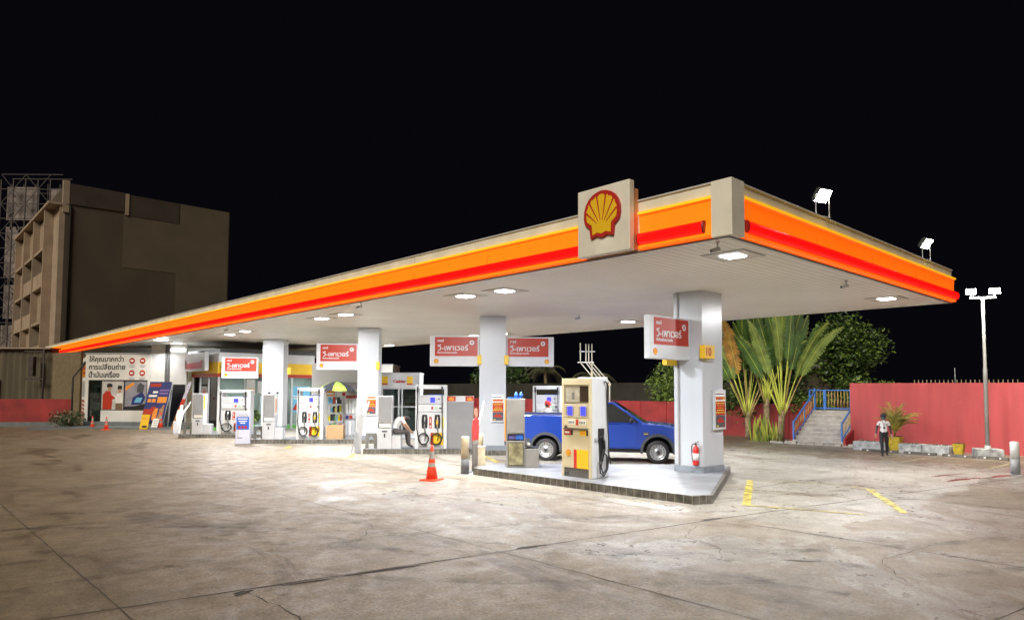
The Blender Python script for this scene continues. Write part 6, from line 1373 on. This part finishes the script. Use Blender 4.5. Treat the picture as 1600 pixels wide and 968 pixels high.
# ------------------------------------------------------------------ vegetation
def traveller_palm(label, loc, rotz, nfan, th, pl, bl, spread, seed, lean_=0.):
    r_ = random.Random(seed); t = thing('fan_palm', label, 'palm tree', loc, rotz, 'fan shaped palms behind the column')
    mb = MB(); mb.tube([(0,0,0),(lean_*.3,0,th*.4),(lean_*.7,0,th*.8),(lean_,0,th)], [.17,.15,.14,.12], 12); mb.build('trunk', PBARK, t)
    pe = MB(); lv = MB()
    for k in range(nfan):
        u = (k+.5)/nfan*2-1; a = R(spread*u + r_.uniform(-2,2)); L1 = pl*(1 - .18*abs(u))*r_.uniform(.92,1.08)
        yo = ((k % 2)-.5)*.10
        base = Vector((lean_+u*.10, yo, th-.25+.28*(1-abs(u)))); d = Vector((math.sin(a), yo*.6+r_.uniform(-.08,.08), math.cos(a))).normalized()
        P = [base + d*L1*i/5 + Vector((math.sin(a)*.10*(i/5)**2*L1, 0, -.05*(i/5)**2*L1*abs(u))) for i in range(6)]
        pe.tube(P, [.060,.044,.036,.030,.026,.022], 6, 1 if r_.random() < .2 else 0)
        d2 = (P[5]-P[4]).normalized(); L3 = bl*r_.uniform(.85,1.12); N = 22; q = P[5].copy(); mid = [q.copy()]; dr = r_.uniform(.012,.036)*(1+abs(u)); yb = r_.uniform(-.02,.02)
        for i in range(N):
            d2 = (d2 + Vector((math.sin(a)*.008, yb, -dr*(i/N+.15)))).normalized(); q = q + d2*L3/N; mid.append(q.copy())
        wid = .33*r_.uniform(.8,1.15); face = Vector((0, -1, 0)); tw = r_.uniform(-.5,.5); mtl = 0 if r_.random() < .72 else 1
        if k == nfan//4 and seed == 2: mtl = 2
        for s in (-1, 1):
            for i in range(N):
                dd_ = (mid[i+1]-mid[i]).normalized(); sd = dd_.cross(face).normalized(); sd = (sd*math.cos(tw) + face*math.sin(tw)*.8).normalized()*s
                f_ = lambda x: math.sin(math.pi*min(1, max(0, x))**.75)**.55
                w0 = wid*f_((i+.3)/N)*r_.uniform(.88,1.05); tear = r_.random() < .75; gap = r_.uniform(.25,.6) if tear else .04
                a0 = mid[i] + dd_*(L3/N)*gap*0; a1 = mid[i+1]
                out = dd_*L3/N*1.0
                tip0 = mid[i] + sd*w0 + out*(gap+.35) + Vector((0,0,-.28*w0*(1.3 if tear else .5))) - face*(.1*r_.random()*w0); tip1 = mid[i+1] + sd*w0 + out*(.35-gap*.5) + Vector((0,0,-.28*w0*(1.2 if tear else .5))) 
                m0 = mid[i] + sd*w0*.5 + out*.12; m1 = mid[i+1] + sd*w0*.5 + out*.12
                lv.add([a0, m0, m1, a1], [(0,1,2,3)], mtl); lv.add([m0, tip0, tip1, m1], [(0,1,2,3)], mtl)
        lv.tube(mid[::3]+[mid[-1]], .012, 5, 3)
    pe.build('leaf_stalks', [PET, mat('old_stalk', (.30,.22,.08), .6, var=.3)], t); lv.build('leaf_blades', [PLEAF, PLEAF2, DRYLEAF, PET], t)
    return t
traveller_palm('fan palm with widest spread of yellow green stalks, nearest the column', (30.85, 16.45, 0), R(-43), 17, 1.35, 2.25, 2.9, 25, 2, -.05)
traveller_palm('tallest middle fan palm of the clump, thin upright stalks', (31.3, 15.75, 0), R(-43), 12, 2.0, 2.3, 2.6, 17, 7)
traveller_palm('fan palm beside the stairs with one bent yellow leaf', (31.2, 15.05, 0), R(-43), 15, 1.45, 2.35, 2.8, 23, 13, .12)
sk2 = thing('palm_suckers', 'clump of young yellow green shoots between the fan palm trunks', 'plant', (30.7, 15.55, 0), R(-43))
r_ = random.Random(17); mb = MB()
for k in range(46):
    x = r_.uniform(-.62,.65); y = r_.uniform(-.3,.3); h_ = r_.uniform(.4,1.35); lx = r_.uniform(-.25,.25); w_ = r_.uniform(.025,.055)
    mb.add([(x-w_*.5,y,0),(x+w_*.5,y,0),(x+lx*.4+w_,y-.03,h_*.6),(x+lx*.4-w_,y-.03,h_*.6),(x+lx,y-.1,h_)], [(0,1,2,3),(3,2,4)], r_.choice([0,0,1]))
mb.build('shoots', [PET, PLEAF2], sk2)

def leafy_tree(name, label, cat, loc, th, crown, rad, n, size, seed, mats, trunk_r=.16, group=None, clumps=9):
    t = thing(name, label, cat, loc, 0, group); r_ = random.Random(seed); mb = MB()
    mb.tube([(0,0,0),(.05,.03,th*.5),(0,.05,th)], [trunk_r,trunk_r*.8,trunk_r*.65], 10); cs_ = []
    for k in range(clumps):
        v = Vector((r_.gauss(0,1), r_.gauss(0,1), r_.gauss(0,.8))).normalized(); s = r_.uniform(.45,.8)
        c = Vector((crown[0]+v.x*rad[0]*s, crown[1]+v.y*rad[1]*s, crown[2]+v.z*rad[2]*s)); cs_.append(c)
        m_ = Vector((0,.05,th)).lerp(c, .55) + Vector((0,0,.1)); mb.tube([(0,.05,th*.95), m_, c], [trunk_r*.5, trunk_r*.28, trunk_r*.1], 6)
    mb.build('trunk', BARK, t); lv = MB()
    for k, c in enumerate(cs_):
        q = r_.uniform(.38,.58); foliage(lv, c, (rad[0]*q, rad[1]*q, rad[2]*q), n//clumps, size, seed*50+k, list(range(len(mats))), shell=.45, droop=.25)
    foliage(lv, crown, (rad[0]*.9, rad[1]*.9, rad[2]*.9), n//6, size, seed*50+99, list(range(len(mats))), shell=.7)
    lv.build('crown', mats, t); return t
leafy_tree('round_tree', 'round bushy green tree behind the pickup, beside the wide column', 'tree', (35.2, 22.3, 0), 1.6, (-.4,.2,2.95), (2.5,2.7,1.75), 7500, .105, 31, [LEAF, LEAF, LEAFD], .18, clumps=15)
leafy_tree('round_shrub', 'dark green shrub overhanging the low wall left of the fan palms', 'shrub', (33.9, 18.2, 0), .9, (-.2,0,1.75), (1.3,1.6,1.05), 3600, .095, 33, [LEAF, LEAFD, LEAFD], .10, clumps=10)
leafy_tree('round_shrub', 'bright green shrub between the fan palms and the blue railing', 'shrub', (33.95, 14.9, 0), .9, (0,0,1.75), (.95,1.0,1.1), 2200, .095, 35, [LEAF, LEAF, LEAFD], .09, clumps=8)
leafy_tree('dark_tree', 'large dark tree behind the blue gate with lit leaves on its far side', 'tree', (42.0, 16.4, 0), 3.0, (0,.1,4.7), (2.4,2.6,2.35), 8500, .13, 37, [LEAFD, LEAF, LEAFD], .24, clumps=18)
leafy_tree('dark_tree', 'dark tree filling the gap behind the fan palms', 'tree', (38.0, 19.2, 0), 2.4, (0,0,4.2), (2.0,2.4,2.4), 5200, .14, 39, [LEAFD], .22, clumps=14)
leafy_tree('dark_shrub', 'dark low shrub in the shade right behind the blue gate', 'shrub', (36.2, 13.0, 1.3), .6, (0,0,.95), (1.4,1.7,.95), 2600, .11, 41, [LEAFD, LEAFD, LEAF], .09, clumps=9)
def feather_palm(label, loc, h, seed):
    r_ = random.Random(seed); t = thing('feather_palm', label, 'palm tree', loc, 0, 'dim palms far behind the low red wall')
    mb = MB(); mb.tube([(0,0,0),(.1,0,h*.5),(0,.1,h)], [.22,.16,.13], 8); mb.build('trunk', PBARK, t); lf = MB()
    for k in range(13):
        a = 6.2832*k/13 + r_.uniform(-.2,.2); L3 = r_.uniform(1.9,2.6); e = r_.uniform(.2,1.1); P = []
        for i in range(10): u = i/9; P.append(Vector((math.cos(a)*L3*u*.85, math.sin(a)*L3*u*.85, h + L3*(e*u - 1.0*u*u))))
        lf.tube(P, .02, 4, 0)
        for i in range(1,10):
            for s in (-1,1):
                d = (P[i]-P[i-1]).normalized(); sd = d.cross(Vector((0,0,1))).normalized()*s
                for o_ in (0,.5): b_ = P[i-1].lerp(P[i], o_); tip = b_ + sd*.42 + d*.25 + Vector((0,0,-.25)); lf.add([b_-d*.03, tip, b_+d*.03], [(0,1,2)], 0)
    lf.build('fronds', [LEAFR], t); return t
feather_palm('dim feathery palm seen just right of the second red sign', (45.5, 44.5, 0), 4.0, 3); feather_palm('dim taller palm seen between the two-sign column and vent pipes', (42.8, 36.5, 0), 3.3, 5)
leafy_tree('dark_tree', 'dim tree left of the palms above the back concrete wall', 'tree', (46, 52, 0), 2.0, (0,0,3.6), (3,3.5,1.6), 2400, .2, 43, [LEAFD], .2, clumps=10)
